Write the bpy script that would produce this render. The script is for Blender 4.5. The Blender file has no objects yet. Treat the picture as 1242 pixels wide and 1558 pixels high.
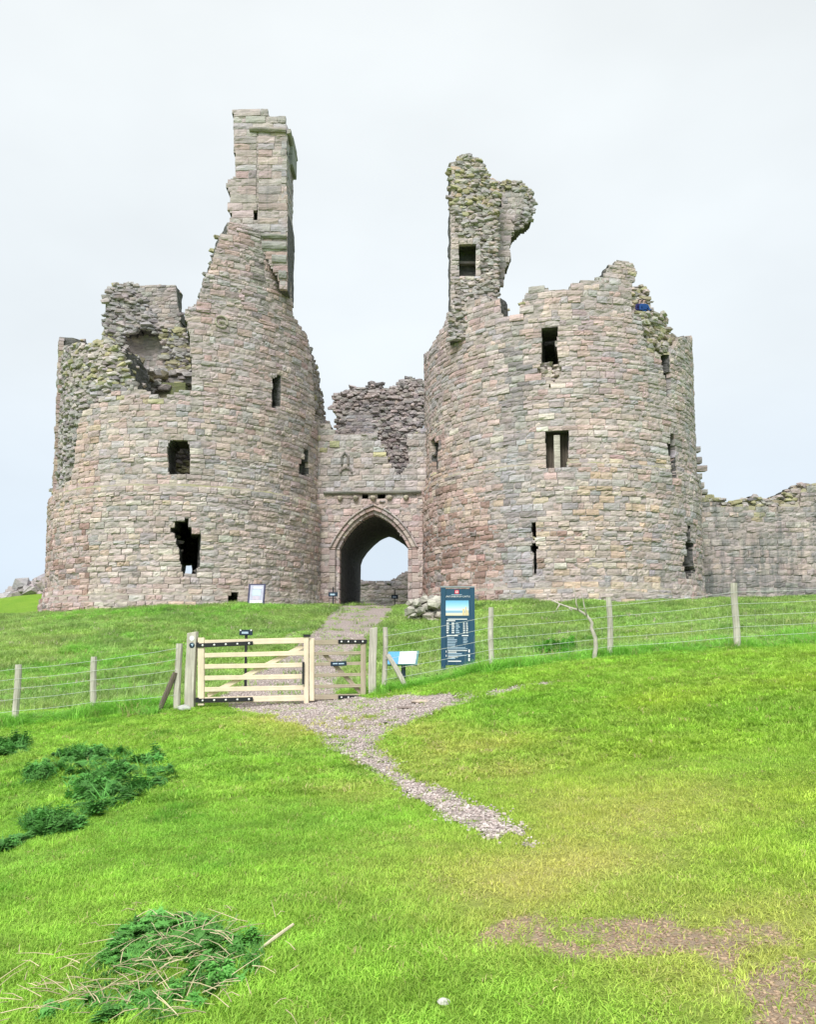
import bpy, bmesh, math, random
import numpy as np
from mathutils import Vector, Matrix, Euler

random.seed(7)
rng = np.random.default_rng(11)
sc = bpy.context.scene
COL = sc.collection

# ------------------------------------------------------------------ camera
F, CX, CY = 1245.0, 621.0, 857.0            # photograph: 1242 x 1558 px
HORIZON = 970.0
PITCH = math.atan((HORIZON - CY) / F)
CAM = np.array([0.0, 0.0, 1.6])
cam_d = bpy.data.cameras.new('camera')
cam = bpy.data.objects.new('camera', cam_d)
COL.objects.link(cam)
cam.location = CAM
cam.rotation_euler = (math.pi / 2 + PITCH, 0, 0)
cam_d.sensor_fit = 'HORIZONTAL'
cam_d.sensor_width = 36
cam_d.lens = F / 1242 * 36
cam_d.shift_y = (CY - 779.0) / 1242          # the photograph is cropped: its optical centre lies below mid-frame
cam_d.clip_start = 0.1
cam_d.clip_end = 3000
sc.camera = cam

# ------------------------------------------------------------------ sky, sun, exposure
SUN_EL, SUN_AZ = math.radians(50), math.radians(200)      # azimuth clockwise from +Y
w = bpy.data.worlds.new('World'); sc.world = w; w.use_nodes = True
nt = w.node_tree; nt.nodes.clear()
wout = nt.nodes.new('ShaderNodeOutputWorld')
bgs = nt.nodes.new('ShaderNodeBackground')
sky = nt.nodes.new('ShaderNodeTexSky'); sky.sky_type = 'NISHITA'; sky.sun_disc = False
sky.sun_elevation = SUN_EL; sky.sun_rotation = SUN_AZ
sky.air_density = 1.0; sky.dust_density = 3.0
skm = nt.nodes.new('ShaderNodeVectorMath'); skm.operation = 'SCALE'; skm.inputs['Scale'].default_value = 0.06
nt.links.new(sky.outputs[0], skm.inputs[0])
tc = nt.nodes.new('ShaderNodeTexCoord')
sep = nt.nodes.new('ShaderNodeSeparateXYZ'); nt.links.new(tc.outputs['Generated'], sep.inputs[0])
ramp = nt.nodes.new('ShaderNodeValToRGB')                 # overcast cloud deck: paler overhead, bluish haze low down
e = ramp.color_ramp.elements
e[0].position = 0.0; e[0].color = (0.258, 0.304, 0.358, 1)
e[1].position = 0.62; e[1].color = (0.338, 0.354, 0.358, 1)
m = ramp.color_ramp.elements.new(0.30); m.color = (0.322, 0.345, 0.359, 1)
nt.links.new(sep.outputs['Z'], ramp.inputs[0])
mp = nt.nodes.new('ShaderNodeMapping'); mp.inputs['Scale'].default_value = (1.6, 1.6, 3.2)
nt.links.new(tc.outputs['Generated'], mp.inputs[0])
nz = nt.nodes.new('ShaderNodeTexNoise'); nz.inputs['Scale'].default_value = 1.5; nz.inputs['Detail'].default_value = 5
nz.inputs['Roughness'].default_value = 0.45
nt.links.new(mp.outputs[0], nz.inputs['Vector'])
mr = nt.nodes.new('ShaderNodeMapRange')
mr.inputs['From Min'].default_value = 0.3; mr.inputs['From Max'].default_value = 0.7
mr.inputs['To Min'].default_value = 0.92; mr.inputs['To Max'].default_value = 1.07
nt.links.new(nz.outputs[0], mr.inputs['Value'])
cl = nt.nodes.new('ShaderNodeVectorMath'); cl.operation = 'SCALE'
nt.links.new(ramp.outputs[0], cl.inputs[0]); nt.links.new(mr.outputs[0], cl.inputs['Scale'])
mx = nt.nodes.new('ShaderNodeMix'); mx.data_type = 'RGBA'; mx.inputs['Factor'].default_value = 0.93
nt.links.new(skm.outputs[0], mx.inputs[6]); nt.links.new(cl.outputs[0], mx.inputs[7])
nt.links.new(mx.outputs[2], bgs.inputs['Color']); bgs.inputs['Strength'].default_value = 1.0
nt.links.new(bgs.outputs[0], wout.inputs[0])

sun_d = bpy.data.lights.new('sun', 'SUN'); sun_d.energy = 1.5; sun_d.angle = math.radians(25)
sun_d.color = (1.0, 0.985, 0.955)
sun = bpy.data.objects.new('sun', sun_d); COL.objects.link(sun)
sun.rotation_euler = Euler((math.pi / 2 - SUN_EL, 0, -SUN_AZ + math.pi)).to_matrix().to_euler()
sdir = Vector((math.sin(SUN_AZ) * math.cos(SUN_EL), math.cos(SUN_AZ) * math.cos(SUN_EL), math.sin(SUN_EL)))
sun.rotation_euler = sdir.to_track_quat('Z', 'Y').to_euler()
sun.location = sdir * 60
sc.view_settings.view_transform = 'Standard'
sc.view_settings.look = 'None'
sc.view_settings.gamma = 1.0
sc.view_settings.use_curve_mapping = False
sc.view_settings.exposure = 1.48
sc.render.engine = 'CYCLES'

# ------------------------------------------------------------------ pixel geometry helpers
cp, sp = math.cos(PITCH), math.sin(PITCH)
FW = np.array([0, cp, sp]); UP = np.array([0, -sp, cp])
def ray(u, v):
    d = FW + (u - CX) / F * np.array([1.0, 0, 0]) - (v - CY) / F * UP
    return d
def px(u, v, Y):                              # point of the pixel's ray on the plane y = Y
    d = ray(u, v); return CAM + d * ((Y - CAM[1]) / d[1])
def proj(P):
    d = P - CAM
    zc = d @ FW
    zc = np.where(np.abs(zc) < 1e-3, 1e-3, zc)
    return CX + F * d[..., 0] / zc, CY - F * (d @ UP) / zc
def inpoly(u, v, poly):
    u = np.asarray(u); v = np.asarray(v)
    r = np.zeros(u.shape, bool)
    n = len(poly); j = n - 1
    for i in range(n):
        xi, yi = poly[i]; xj, yj = poly[j]
        if yi != yj:
            c = ((yi > v) != (yj > v)) & (u < (xj - xi) * (v - yi) / (yj - yi) + xi)
            r ^= c
        j = i
    return r
def _hash(ix, iy, iz):
    h = (ix * 374761393 + iy * 668265263 + iz * 2147483647 + 12345) & 0xFFFFFFFF
    h = ((h ^ (h >> 13)) * 1274126177) & 0xFFFFFFFF
    return ((h ^ (h >> 16)) & 0xFFFF) / 65535.0
def vnoise(P, seed=0):                        # value noise in -1..1
    P = np.asarray(P, float)
    I = np.floor(P).astype(np.int64); f = P - I; f = f * f * (3 - 2 * f)
    r = 0
    for dx in (0, 1):
        wx = f[..., 0] if dx else 1 - f[..., 0]
        for dy in (0, 1):
            wy = f[..., 1] if dy else 1 - f[..., 1]
            for dz in (0, 1):
                wz = f[..., 2] if dz else 1 - f[..., 2]
                r = r + wx * wy * wz * _hash(I[..., 0] + dx + seed * 101, I[..., 1] + dy, I[..., 2] + dz)
    return r * 2 - 1
def noise2(x, y, f, seed=0):
    return vnoise(np.stack([x * f, y * f, np.zeros_like(x) + seed * 7.3], -1), seed)
def sstep(a, b, x):
    t = np.clip((x - a) / (b - a), 0, 1); return t * t * (3 - 2 * t)

# ------------------------------------------------------------------ object helpers
def tag(o, label=None, cat=None, group=None, kind=None):
    if label: o['label'] = label
    if cat: o['category'] = cat
    if group: o['group'] = group
    if kind: o['kind'] = kind
    return o
def empty(name, loc, rz=0.0):
    o = bpy.data.objects.new(name, None); COL.objects.link(o)
    o.location = loc; o.rotation_euler = (0, 0, rz); o.empty_display_size = 0.3
    return o
def link(name, me, parent=None, mat=None):
    o = bpy.data.objects.new(name, me); COL.objects.link(o)
    if mat is not None and len(me.materials) == 0: me.materials.append(mat)
    if parent is not None:
        o.parent = parent
        o.matrix_parent_inverse = parent_inv(parent)
    return o
def parent_inv(p):
    M = Matrix.LocRotScale(p.location, p.rotation_euler, p.scale)
    q = p
    while q.parent is not None:
        M = q.matrix_parent_inverse @ M
        q = q.parent
        M = Matrix.LocRotScale(q.location, q.rotation_euler, q.scale) @ M
    return M.inverted()
def mesh_from(name, V, Fc, smooth=False, colors=None, mats=()):
    me = bpy.data.meshes.new(name)
    me.from_pydata(V.tolist() if hasattr(V, 'tolist') else V, [], Fc.tolist() if hasattr(Fc, 'tolist') else Fc)
    if colors is not None:
        at = me.color_attributes.new('col', 'FLOAT_COLOR', 'POINT')
        c = np.ones((len(V), 4), np.float32); c[:, :3] = colors
        at.data.foreach_set('color', c.ravel())
    if smooth:
        me.polygons.foreach_set('use_smooth', np.ones(len(me.polygons), bool))
    for mm in mats: me.materials.append(mm)
    me.update()
    return me
class MB:                                     # mesh builder in world coordinates
    def __init__(self): self.v = []; self.f = []; self.c = []; self.n = 0
    def add(self, V, Fc, col=None):
        V = np.asarray(V, float)
        self.v.append(V); n = self.n
        self.f.extend([tuple(i + n for i in q) for q in Fc]); self.n += len(V)
        if col is not None: self.c.append(np.tile(np.asarray(col, np.float32), (len(V), 1)))
    def box(self, c, s, rot=None, col=None):
        s = np.asarray(s) / 2.0
        V = np.array([[x, y, z] for x in (-1, 1) for y in (-1, 1) for z in (-1, 1)], float) * s
        if rot is not None: V = V @ np.array(rot.to_matrix()).T
        V = V + np.asarray(c)
        self.add(V, [(0, 1, 3, 2), (4, 6, 7, 5), (0, 4, 5, 1), (2, 3, 7, 6), (0, 2, 6, 4), (1, 5, 7, 3)], col)
    def tube(self, pts, rad, n=6, col=None, cap=True):
        pts = np.asarray(pts, float); m = len(pts)
        rad = np.broadcast_to(rad, (m,))
        V = []; up = np.array([0.13, 0.31, 0.94])
        for i in range(m):
            t = pts[min(i + 1, m - 1)] - pts[max(i - 1, 0)]; t = t / (np.linalg.norm(t) + 1e-9)
            u_ = up if abs(t @ up) < 0.95 else np.array([1.0, 0, 0])
            a = np.cross(t, u_); a /= np.linalg.norm(a); b = np.cross(t, a)
            for k in range(n):
                q = 2 * math.pi * k / n
                V.append(pts[i] + rad[i] * (math.cos(q) * a + math.sin(q) * b))
        Fc = []
        for i in range(m - 1):
            for k in range(n):
                Fc.append((i * n + k, i * n + (k + 1) % n, (i + 1) * n + (k + 1) % n, (i + 1) * n + k))
        if cap: Fc.append(tuple(range(n))[::-1]); Fc.append(tuple((m - 1) * n + k for k in range(n)))
        self.add(V, Fc, col)
    def build(self, name, mat, parent=None, smooth=False):
        V = np.concatenate(self.v)
        c = np.concatenate(self.c) if self.c else None
        me = mesh_from(name, V, self.f, smooth, c, [mat])
        return link(name, me, parent)
def bevel_obj(o, wdt=0.006, seg=2):
    bm = bmesh.new(); bm.from_mesh(o.data)
    bmesh.ops.recalc_face_normals(bm, faces=bm.faces)
    bmesh.ops.bevel(bm, geom=[e for e in bm.edges if e.calc_face_angle(0) > 0.5], offset=wdt, segments=seg, affect='EDGES', profile=0.6)
    bm.to_mesh(o.data); bm.free(); return o

# ------------------------------------------------------------------ materials
def new_mat(name):
    m = bpy.data.materials.new(name); m.use_nodes = True
    t = m.node_tree; t.nodes.clear()
    out = t.nodes.new('ShaderNodeOutputMaterial'); b = t.nodes.new('ShaderNodeBsdfPrincipled')
    t.links.new(b.outputs[0], out.inputs[0])
    b.inputs['Roughness'].default_value = 0.9
    b.inputs['Specular IOR Level'].default_value = 0.25
    return m, t, b
def N(t, typ, **kw):
    n = t.nodes.new(typ)
    for k, v in kw.items(): setattr(n, k, v)
    return n
def tex_noise(t, vec, scale, detail=4, rough=0.55, mscale=None):
    if mscale is not None:
        mp = N(t, 'ShaderNodeMapping'); mp.inputs['Scale'].default_value = mscale
        t.links.new(vec, mp.inputs[0]); vec = mp.outputs[0]
    n = N(t, 'ShaderNodeTexNoise'); n.inputs['Scale'].default_value = scale
    n.inputs['Detail'].default_value = detail; n.inputs['Roughness'].default_value = rough
    t.links.new(vec, n.inputs['Vector']); return n.outputs[0]
def mrange(t, val, a, b, c, d):
    m = N(t, 'ShaderNodeMapRange'); t.links.new(val, m.inputs['Value'])
    for k, x in zip(('From Min', 'From Max', 'To Min', 'To Max'), (a, b, c, d)): m.inputs[k].default_value = x
    return m.outputs[0]
def mul(t, a, b):
    m = N(t, 'ShaderNodeMath', operation='MULTIPLY')
    for i, x in enumerate((a, b)):
        if isinstance(x, (int, float)): m.inputs[i].default_value = x
        else: t.links.new(x, m.inputs[i])
    return m.outputs[0]
def add(t, a, b):
    m = N(t, 'ShaderNodeMath', operation='ADD')
    for i, x in enumerate((a, b)):
        if isinstance(x, (int, float)): m.inputs[i].default_value = x
        else: t.links.new(x, m.inputs[i])
    return m.outputs[0]
def scale_col(t, col, f):
    m = N(t, 'ShaderNodeVectorMath', operation='SCALE')
    if isinstance(col, tuple): m.inputs[0].default_value = col
    else: t.links.new(col, m.inputs[0])
    t.links.new(f, m.inputs['Scale']); return m.outputs[0]
def mixc(t, fac, a, b):
    m = N(t, 'ShaderNodeMix', data_type='RGBA')
    for s, x in ((0, fac), (6, a), (7, b)):
        if isinstance(x, (int, float)): m.inputs[s].default_value = x
        elif isinstance(x, tuple): m.inputs[s].default_value = (*x, 1)
        else: t.links.new(x, m.inputs[s])
    return m.outputs[2]
def bump(t, b, h, dist, strength=1.0):
    n = N(t, 'ShaderNodeBump'); n.inputs['Distance'].default_value = dist; n.inputs['Strength'].default_value = strength
    t.links.new(h, n.inputs['Height']); t.links.new(n.outputs[0], b.inputs['Normal'])

def stone_mat(name, src, bump_d=0.02, lo=0.55, amt=0.55):
    m, t, b = new_mat(name)
    geo = N(t, 'ShaderNodeNewGeometry'); P = geo.outputs['Position']
    if src == 'object':
        oi = N(t, 'ShaderNodeObjectInfo'); col = oi.outputs['Color']
    else:
        at = N(t, 'ShaderNodeAttribute'); at.attribute_name = 'col'; col = at.outputs['Color']
    n1 = tex_noise(t, P, 0.9, 5, 0.6)
    n2 = tex_noise(t, P, 1.0, 5, 0.6, (1.6, 1.6, 15.0))
    n3 = tex_noise(t, P, 14.0, 6, 0.7)
    f = mul(t, mrange(t, n1, 0.25, 0.75, 0.78, 1.2), mrange(t, n2, 0.28, 0.72, 0.62, 1.26))
    f = mul(t, f, mrange(t, n3, 0.2, 0.8, 0.72, 1.22))
    c = scale_col(t, col, f)
    # lichen blotches and rain streaks
    n4 = tex_noise(t, P, 2.4, 6, 0.7)
    c = mixc(t, mrange(t, n4, 0.60, 0.74, 0.0, 0.45), c, (0.48, 0.465, 0.43))
    n5 = tex_noise(t, P, 1.0, 5, 0.65, (2.6, 2.6, 0.35))
    c = mixc(t, mrange(t, n5, lo, lo + 0.2, 0.0, amt), c, (0.15, 0.155, 0.155))
    n6 = tex_noise(t, P, 0.55, 3, 0.6)
    c = mixc(t, mrange(t, n6, 0.50, 0.72, 0.0, 0.38), c, (0.46, 0.33, 0.30))
    t.links.new(c, b.inputs['Base Color'])
    h = add(t, mul(t, n2, 1.2), mul(t, n3, 0.8))
    bump(t, b, h, bump_d, 1.0)
    return m
M_STONE_O = stone_mat('weathered_sandstone', 'object')
M_STONE_A = stone_mat('weathered_sandstone_joined', 'attr')
M_STREAK_O = stone_mat('streaked_sandstone', 'object', lo=0.43, amt=0.9)
M_STREAK_A = stone_mat('streaked_sandstone_joined', 'attr', lo=0.43, amt=0.9)
def core_mat(name, c1, c2, moss):
    m, t, b = new_mat(name)
    geo = N(t, 'ShaderNodeNewGeometry'); P = geo.outputs['Position']
    vo = N(t, 'ShaderNodeTexVoronoi'); vo.inputs['Scale'].default_value = 3.2
    mp = N(t, 'ShaderNodeMapping'); mp.inputs['Scale'].default_value = (1, 1, 1.7)
    t.links.new(P, mp.inputs[0]); t.links.new(mp.outputs[0], vo.inputs['Vector'])
    n1 = tex_noise(t, P, 5.0, 6, 0.65); n2 = tex_noise(t, P, 0.8, 4, 0.6)
    c = mixc(t, mrange(t, n1, 0.3, 0.7, 0, 1), c1, c2)
    sepn = N(t, 'ShaderNodeSeparateXYZ'); t.links.new(geo.outputs['Normal'], sepn.inputs[0])
    mo = mul(t, mrange(t, sepn.outputs['Z'], 0.15, 0.7, 0.0, 1.0), mrange(t, n2, 0.3, 0.55, 0.3, 1.0))
    c = mixc(t, mul(t, mo, moss), c, (0.22, 0.24, 0.06))
    t.links.new(c, b.inputs['Base Color'])
    h = add(t, mul(t, vo.outputs['Distance'], -1.0), mul(t, n1, 0.6))
    bump(t, b, h, 0.09, 1.0)
    return m
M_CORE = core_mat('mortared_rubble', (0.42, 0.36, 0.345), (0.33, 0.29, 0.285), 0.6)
M_SHADECORE = core_mat('shaded_inner_rubble', (0.15, 0.145, 0.14), (0.08, 0.08, 0.08), 0.7)  # same rubble as the core, with interior shade put into its colour

def simple_mat(name, col, rough=0.7, var=0.12, scale=8.0, spec=0.3, bumpd=0.0, metal=0.0):
    m, t, b = new_mat(name)
    tcn = N(t, 'ShaderNodeTexCoord')
    n = tex_noise(t, tcn.outputs['Object'], scale, 5, 0.6)
    c = scale_col(t, col, mrange(t, n, 0.25, 0.75, 1 - var, 1 + var))
    t.links.new(c, b.inputs['Base Color'])
    b.inputs['Roughness'].default_value = rough; b.inputs['Specular IOR Level'].default_value = spec
    b.inputs['Metallic'].default_value = metal
    if bumpd: bump(t, b, n, bumpd)
    return m
def wood_mat(name, c1, c2, axis='Z', bumpd=0.004):
    m, t, b = new_mat(name)
    tcn = N(t, 'ShaderNodeTexCoord'); P = tcn.outputs['Object']
    sc_ = {'X': (1.0, 18, 18), 'Y': (18, 1.0, 18), 'Z': (18, 18, 1.0)}[axis]
    n = tex_noise(t, P, 2.2, 6, 0.65, sc_); n2 = tex_noise(t, P, 2.5, 4, 0.6)
    c = mixc(t, mrange(t, n, 0.3, 0.7, 0, 1), c1, c2)
    c = scale_col(t, c, mrange(t, n2, 0.25, 0.75, 0.8, 1.15))
    t.links.new(c, b.inputs['Base Color']); b.inputs['Roughness'].default_value = 0.8
    bump(t, b, n, bumpd); return m
M_NEWWOOD_X = wood_mat('new_pale_timber', (0.82, 0.72, 0.56), (0.68, 0.57, 0.42), 'X')
M_NEWWOOD_Z = wood_mat('new_pale_timber_upright', (0.70, 0.56, 0.37), (0.58, 0.44, 0.27), 'Z')
M_OLDWOOD = wood_mat('weathered_grey_timber', (0.64, 0.60, 0.53), (0.36, 0.33, 0.28), 'Z', 0.008)
M_OLDWOOD_X = wood_mat('weathered_grey_timber_rail', (0.50, 0.43, 0.33), (0.33, 0.27, 0.20), 'X', 0.006)
M_DARKWOOD = wood_mat('dark_timber', (0.17, 0.14, 0.11), (0.09, 0.075, 0.06), 'Z', 0.006)
M_BLACK = simple_mat('black_iron', (0.018, 0.019, 0.022), 0.5, 0.2, 20, 0.4)
M_BOLT = simple_mat('galvanised_bolt', (0.75, 0.75, 0.74), 0.35, 0.1, 30, 0.5)
M_WIRE = simple_mat('galvanised_wire', (0.62, 0.64, 0.63), 0.45, 0.1, 9, 0.5)
M_BLUE = simple_mat('sign_blue', (0.022, 0.075, 0.135), 0.45, 0.06, 3, 0.4)
M_NAVY = simple_mat('sign_navy', (0.012, 0.03, 0.055), 0.5, 0.1, 5, 0.4)
M_WHITE = simple_mat('white_print', (0.80, 0.82, 0.83), 0.5, 0.03, 5, 0.3)
M_PALEBLUE = simple_mat('pale_print', (0.42, 0.55, 0.68), 0.5, 0.05, 5, 0.3)
M_RED = simple_mat('red_print', (0.62, 0.03, 0.07), 0.5, 0.05, 5, 0.3)

# ------------------------------------------------------------------ ground shape
def gate_ground(u, v, Y): return px(u, v, Y)
ctrl = [(0, 0, 0.0), (-3.5, 0, -0.45), (3.5, 0, 0.22), (0, -8, -0.3), (-9, -4, -1.1), (9, -4, 0.6), (-9, 7, -0.75), (9, 7, 1.0)]
for u, v, Y in [(600, 1185, 8.8), (345, 1077, 15.0), (515, 1064, 15.1), (272, 1082, 14.8), (143, 1091, 15.2), (25, 1103, 14.8),
                (585, 1052, 15.3), (747, 1021, 15.7), (927, 1003, 15.7), (1118, 987, 15.4), (1242, 978, 15.4),
                (672, 1031, 18.0), (722, 1023, 18.0), (612, 1036, 16.6),
                (200, 926, 35.8), (68, 934, 42.5), (350, 921, 36.6), (505, 924, 40.0), (560, 925, 41.5), (600, 925, 41.5), (668, 930, 34.5),
                (700, 920, 35.5), (860, 919, 33.6), (1000, 917, 35.0), (1078, 913, 40.5), (1242, 911, 40.8),
                (0, 936, 50.0), (40, 916, 56.0), (75, 902, 60.0), (1242, 940, 24.0), (470, 975, 26.0), (150, 985, 25.0), (0, 985, 25.0)]:
    ctrl.append(tuple(px(u, v, Y)))
ctrl += [(-16, 14, -0.9), (-20, 28, 0.6), (-26, 40, 2.2), (14, 14, 2.1), (22, 26, 3.0), (34, 41, 3.9),
         (-1.2, 50, 3.45), (-1, 62, 4.1), (16, 62, 4.3), (-15, 75, 4.4), (10, 85, 4.0), (-40, 70, 3.0), (45, 70, 4.0), (-35, 10, -2.5), (35, 10, 3.5), (0, -30, -1)]
ctrl = np.array(ctrl)
def _tps_k(r2): return 0.5 * r2 * np.log(r2 + 1e-9)
def _tps_fit(c, lam=0.15):
    n = len(c); d2 = ((c[:, None, :2] - c[None, :, :2]) ** 2).sum(-1)
    K = _tps_k(d2) + lam * np.eye(n); Pm = np.c_[np.ones(n), c[:, :2]]
    A = np.zeros((n + 3, n + 3)); A[:n, :n] = K; A[:n, n:] = Pm; A[n:, :n] = Pm.T
    return np.linalg.solve(A, np.r_[c[:, 2], 0, 0, 0])
TPSW = _tps_fit(ctrl)
def zg0(x, y):
    x = np.asarray(x, float); y = np.asarray(y, float)
    sh = x.shape; X = x.ravel(); Y = y.ravel()
    out = TPSW[-3] + TPSW[-2] * X + TPSW[-1] * Y
    for (cx_, cy_, _), wt in zip(ctrl, TPSW[:-3]):
        out = out + wt * _tps_k((X - cx_) ** 2 + (Y - cy_) ** 2)
    r = np.hypot(X, Y - 35)
    far = 2.0 - 0.035 * np.maximum(r - 70, 0); far = np.maximum(far, -12)
    k = sstep(55, 110, r)
    out = np.clip(out, -6, 7)
    return (out * (1 - k) + far * k).reshape(sh)
def zg(x, y):
    x = np.asarray(x, float); y = np.asarray(y, float)
    z = zg0(x, y)
    rough = sstep(18.3, 21.5, y)
    z = z + 0.020 * noise2(x, y, 1.7, 1) + 0.008 * noise2(x, y, 6.0, 2) + 0.05 * noise2(x, y, 0.45, 3)
    z = z + rough * (0.10 * noise2(x, y, 0.8, 4) + 0.05 * noise2(x, y, 2.3, 5))
    return z
def ground_pt(u, v):
    d = ray(u, v); d = d / np.linalg.norm(d); tt = np.linspace(2.0, 70, 6000)
    P = CAM + d * tt[:, None]; h = P[:, 2] - zg(P[:, 0], P[:, 1])
    k = np.argmax(h < 0)
    return P[k]
def Zg(x, y): return float(zg(np.array([x]), np.array([y]))[0])

PATH_FRONT = [(345, 1077), (420, 1092), (470, 1108), (510, 1137), (550, 1167), (600, 1192), (640, 1217), (690, 1251), (740, 1277), (785, 1291), (822, 1291),
              (803, 1262), (772, 1244), (740, 1231), (690, 1206), (640, 1190), (606, 1176), (587, 1150), (578, 1130), (590, 1110), (620, 1096), (680, 1077),
              (720, 1064), (800, 1049), (845, 1040), (820, 1037), (740, 1048), (690, 1054), (620, 1056), (560, 1060), (515, 1060), (430, 1062), (345, 1068)]
PATH_BACK = [(517, 921), (495, 942), (480, 958), (455, 982), (420, 1006), (385, 1027), (355, 1046), (330, 1064), (345, 1078), (430, 1072), (515, 1068), (518, 1050), (530, 1012),
             (548, 986), (574, 960), (592, 940), (604, 921)]
TRACK = [(505, 922), (470, 946), (440, 966), (420, 975), (438, 974), (466, 955), (492, 936), (512, 924)]
SOIL = [(735, 1432), (800, 1405), (900, 1390), (1000, 1393), (1060, 1412), (1120, 1398), (1180, 1392), (1215, 1415), (1232, 1448), (1300, 1470), (1300, 1600),
        (1170, 1600), (1128, 1512), (1088, 1472), (1040, 1443), (960, 1447), (860, 1452), (760, 1447)]
def masks(x, y, z):
    P = np.stack([x, y, z], -1); u, v = proj(P)
    jx = 10 * noise2(x, y, 2.2, 8) + 6 * noise2(x, y, 7, 9)
    jv = 4 * noise2(x, y, 2.0, 10)
    vis = (y > 2)
    near = vis & (y < 17.2)
    p = near & inpoly(u + jx, v + jv, PATH_FRONT)
    nq = .5 + .5 * noise2(x, y, 9, 16)
    p &= ~((v > 1215) & (nq < (v - 1240) / 80)) & ~((u > 690) & (v < 1085) & (nq < .33)) & ~((v > 1090) & (nq < .2))
    p |= (y > 14.6) & (y < 43.5) & inpoly(u + jx * 0.4, v + 0.3 * jv, PATH_BACK)
    p |= (y >= 40) & (y < 58) & (np.abs(x + 1.55 - (y - 41.5) * 0.07) < 1.75 + np.maximum(y - 50, 0) * 0.3)
    t = (y > 20) & (y < 40) & inpoly(u + 0.3 * jx, v, TRACK)
    s = near & inpoly(u + 2.6 * jx, v + 2.8 * jv, SOIL) & (.8 * noise2(x, y, 13, 12) + 0.8 * noise2(x, y, 4.5, 13) > -0.5)
    return p, t, s, u, v
def dryness(x, y, u, v):
    # trodden, yellowed turf beside the path and on the right-hand side of the field
    d = 0.0
    for (a, b, ru, rv, k) in [(870, 1330, 270, 75, 0.95), (1000, 1240, 280, 70, 0.7), (700, 1165, 160, 60, 0.8), (470, 1105, 110, 30, 0.95), (1120, 1440, 260, 110, 0.8), (780, 1400, 160, 60, .6), (700, 1290, 160, 40, .5), (640, 1110, 60, 30, 0.6), (900, 1190, 160, 40, .45), (560, 1200, 90, 30, .5)]:
        d = np.maximum(d, k * np.exp(-((u - a) / ru) ** 2 - ((v - b) / rv) ** 2))
    d = np.where((y < 17) & (y > 2), d, 0.0)
    d = d * (0.75 + 0.5 * noise2(x, y, 1.6, 14)) + 0.12 * noise2(x, y, 0.7, 15)
    return np.clip(d, 0, 1)

def graded(lo, hi, c0, h0, g):
    out = [c0]; h = h0
    while out[-1] < hi: out.append(out[-1] + h); h = h0 + g * max(0, out[-1] - c0 - 9)
    neg = [c0]; h = h0
    while neg[-1] > lo: neg.append(neg[-1] - h); h = h0 + g * max(0, c0 - neg[-1] - 9)
    return np.array(neg[::-1][:-1] + out)
gx = graded(-900, 900, 0.0, 0.11, 0.035)
gy = graded(-400, 1500, 8.0, 0.11, 0.03)
GX, GY = np.meshgrid(gx, gy, indexing='ij')
GZ = zg(GX, GY)
pm, tm, sm, uu, vv = masks(GX, GY, GZ)
dr = dryness(GX, GY, uu, vv)
GZ2 = GZ - np.where(pm, 0.02, 0)
nx, ny = GX.shape
idx = np.arange(nx * ny).reshape(nx, ny)
Fq = np.stack([idx[:-1, :-1], idx[1:, :-1], idx[1:, 1:], idx[:-1, 1:]], -1).reshape(-1, 4)
Vv = np.stack([GX, GY, GZ2], -1).reshape(-1, 3)
cols = np.stack([dr, sm.astype(float), tm.astype(float)], -1).reshape(-1, 3)

def ground_mat():
    m, t, b = new_mat('turf')
    geo = N(t, 'ShaderNodeNewGeometry'); P = geo.outputs['Position']
    at = N(t, 'ShaderNodeAttribute'); at.attribute_name = 'col'
    s = N(t, 'ShaderNodeSeparateXYZ'); t.links.new(at.outputs['Color'], s.inputs[0])
    n1 = tex_noise(t, P, 1.1, 5, 0.6); n2 = tex_noise(t, P, 9.0, 6, 0.7); n3 = tex_noise(t, P, 40, 4, 0.7)
    g = mixc(t, mrange(t, n1, 0.3, 0.7, 0, 1), (0.14, 0.28, 0.02), (0.20, 0.33, 0.03))
    g = mixc(t, s.outputs['X'], g, (0.42, 0.40, 0.12))
    g = scale_col(t, g, mrange(t, n2, 0.25, 0.75, 0.72, 1.2))
    so = mixc(t, mrange(t, n2, 0.3, 0.7, 0, 1), (0.41, 0.315, 0.225), (0.28, 0.21, 0.15))
    g = mixc(t, s.outputs['Y'], g, so)
    g = mixc(t, mul(t, s.outputs['Z'], 0.8), g, (0.35, 0.32, 0.24))
    t.links.new(g, b.inputs['Base Color'])
    bump(t, b, add(t, n2, n3), 0.03)
    return m
M_TURF = ground_mat()
g_me = mesh_from('ground', Vv, Fq, True, cols, [M_TURF])
tag(link('ground', g_me), 'grassy hillside rising from the foreground to the castle ruin', 'ground', kind='structure')

def sheet(name, x0, x1, y0, y1, h, which, mat, lift, label, cat):
    xs = np.arange(x0, x1, h); ys = np.arange(y0, y1, h)
    X, Y = np.meshgrid(xs, ys, indexing='ij'); Z = zg(X, Y)
    xc = (X[:-1, :-1] + X[1:, 1:]) / 2; yc = (Y[:-1, :-1] + Y[1:, 1:]) / 2
    r = masks(xc, yc, zg(xc, yc))[which]
    id_ = np.arange(X.size).reshape(X.shape)
    Q = np.stack([id_[:-1, :-1], id_[1:, :-1], id_[1:, 1:], id_[:-1, 1:]], -1)[r]
    used, inv = np.unique(Q, return_inverse=True)
    Z = Z + lift + 0.004 * noise2(X, Y, 5, 21) + 0.003 * noise2(X, Y, 14, 22)
    V = np.stack([X, Y, Z], -1).reshape(-1, 3)[used]
    me = mesh_from(name, V, inv.reshape(-1, 4), True, None, [mat])
    return tag(link(name, me), label, cat, kind='structure')
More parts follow.
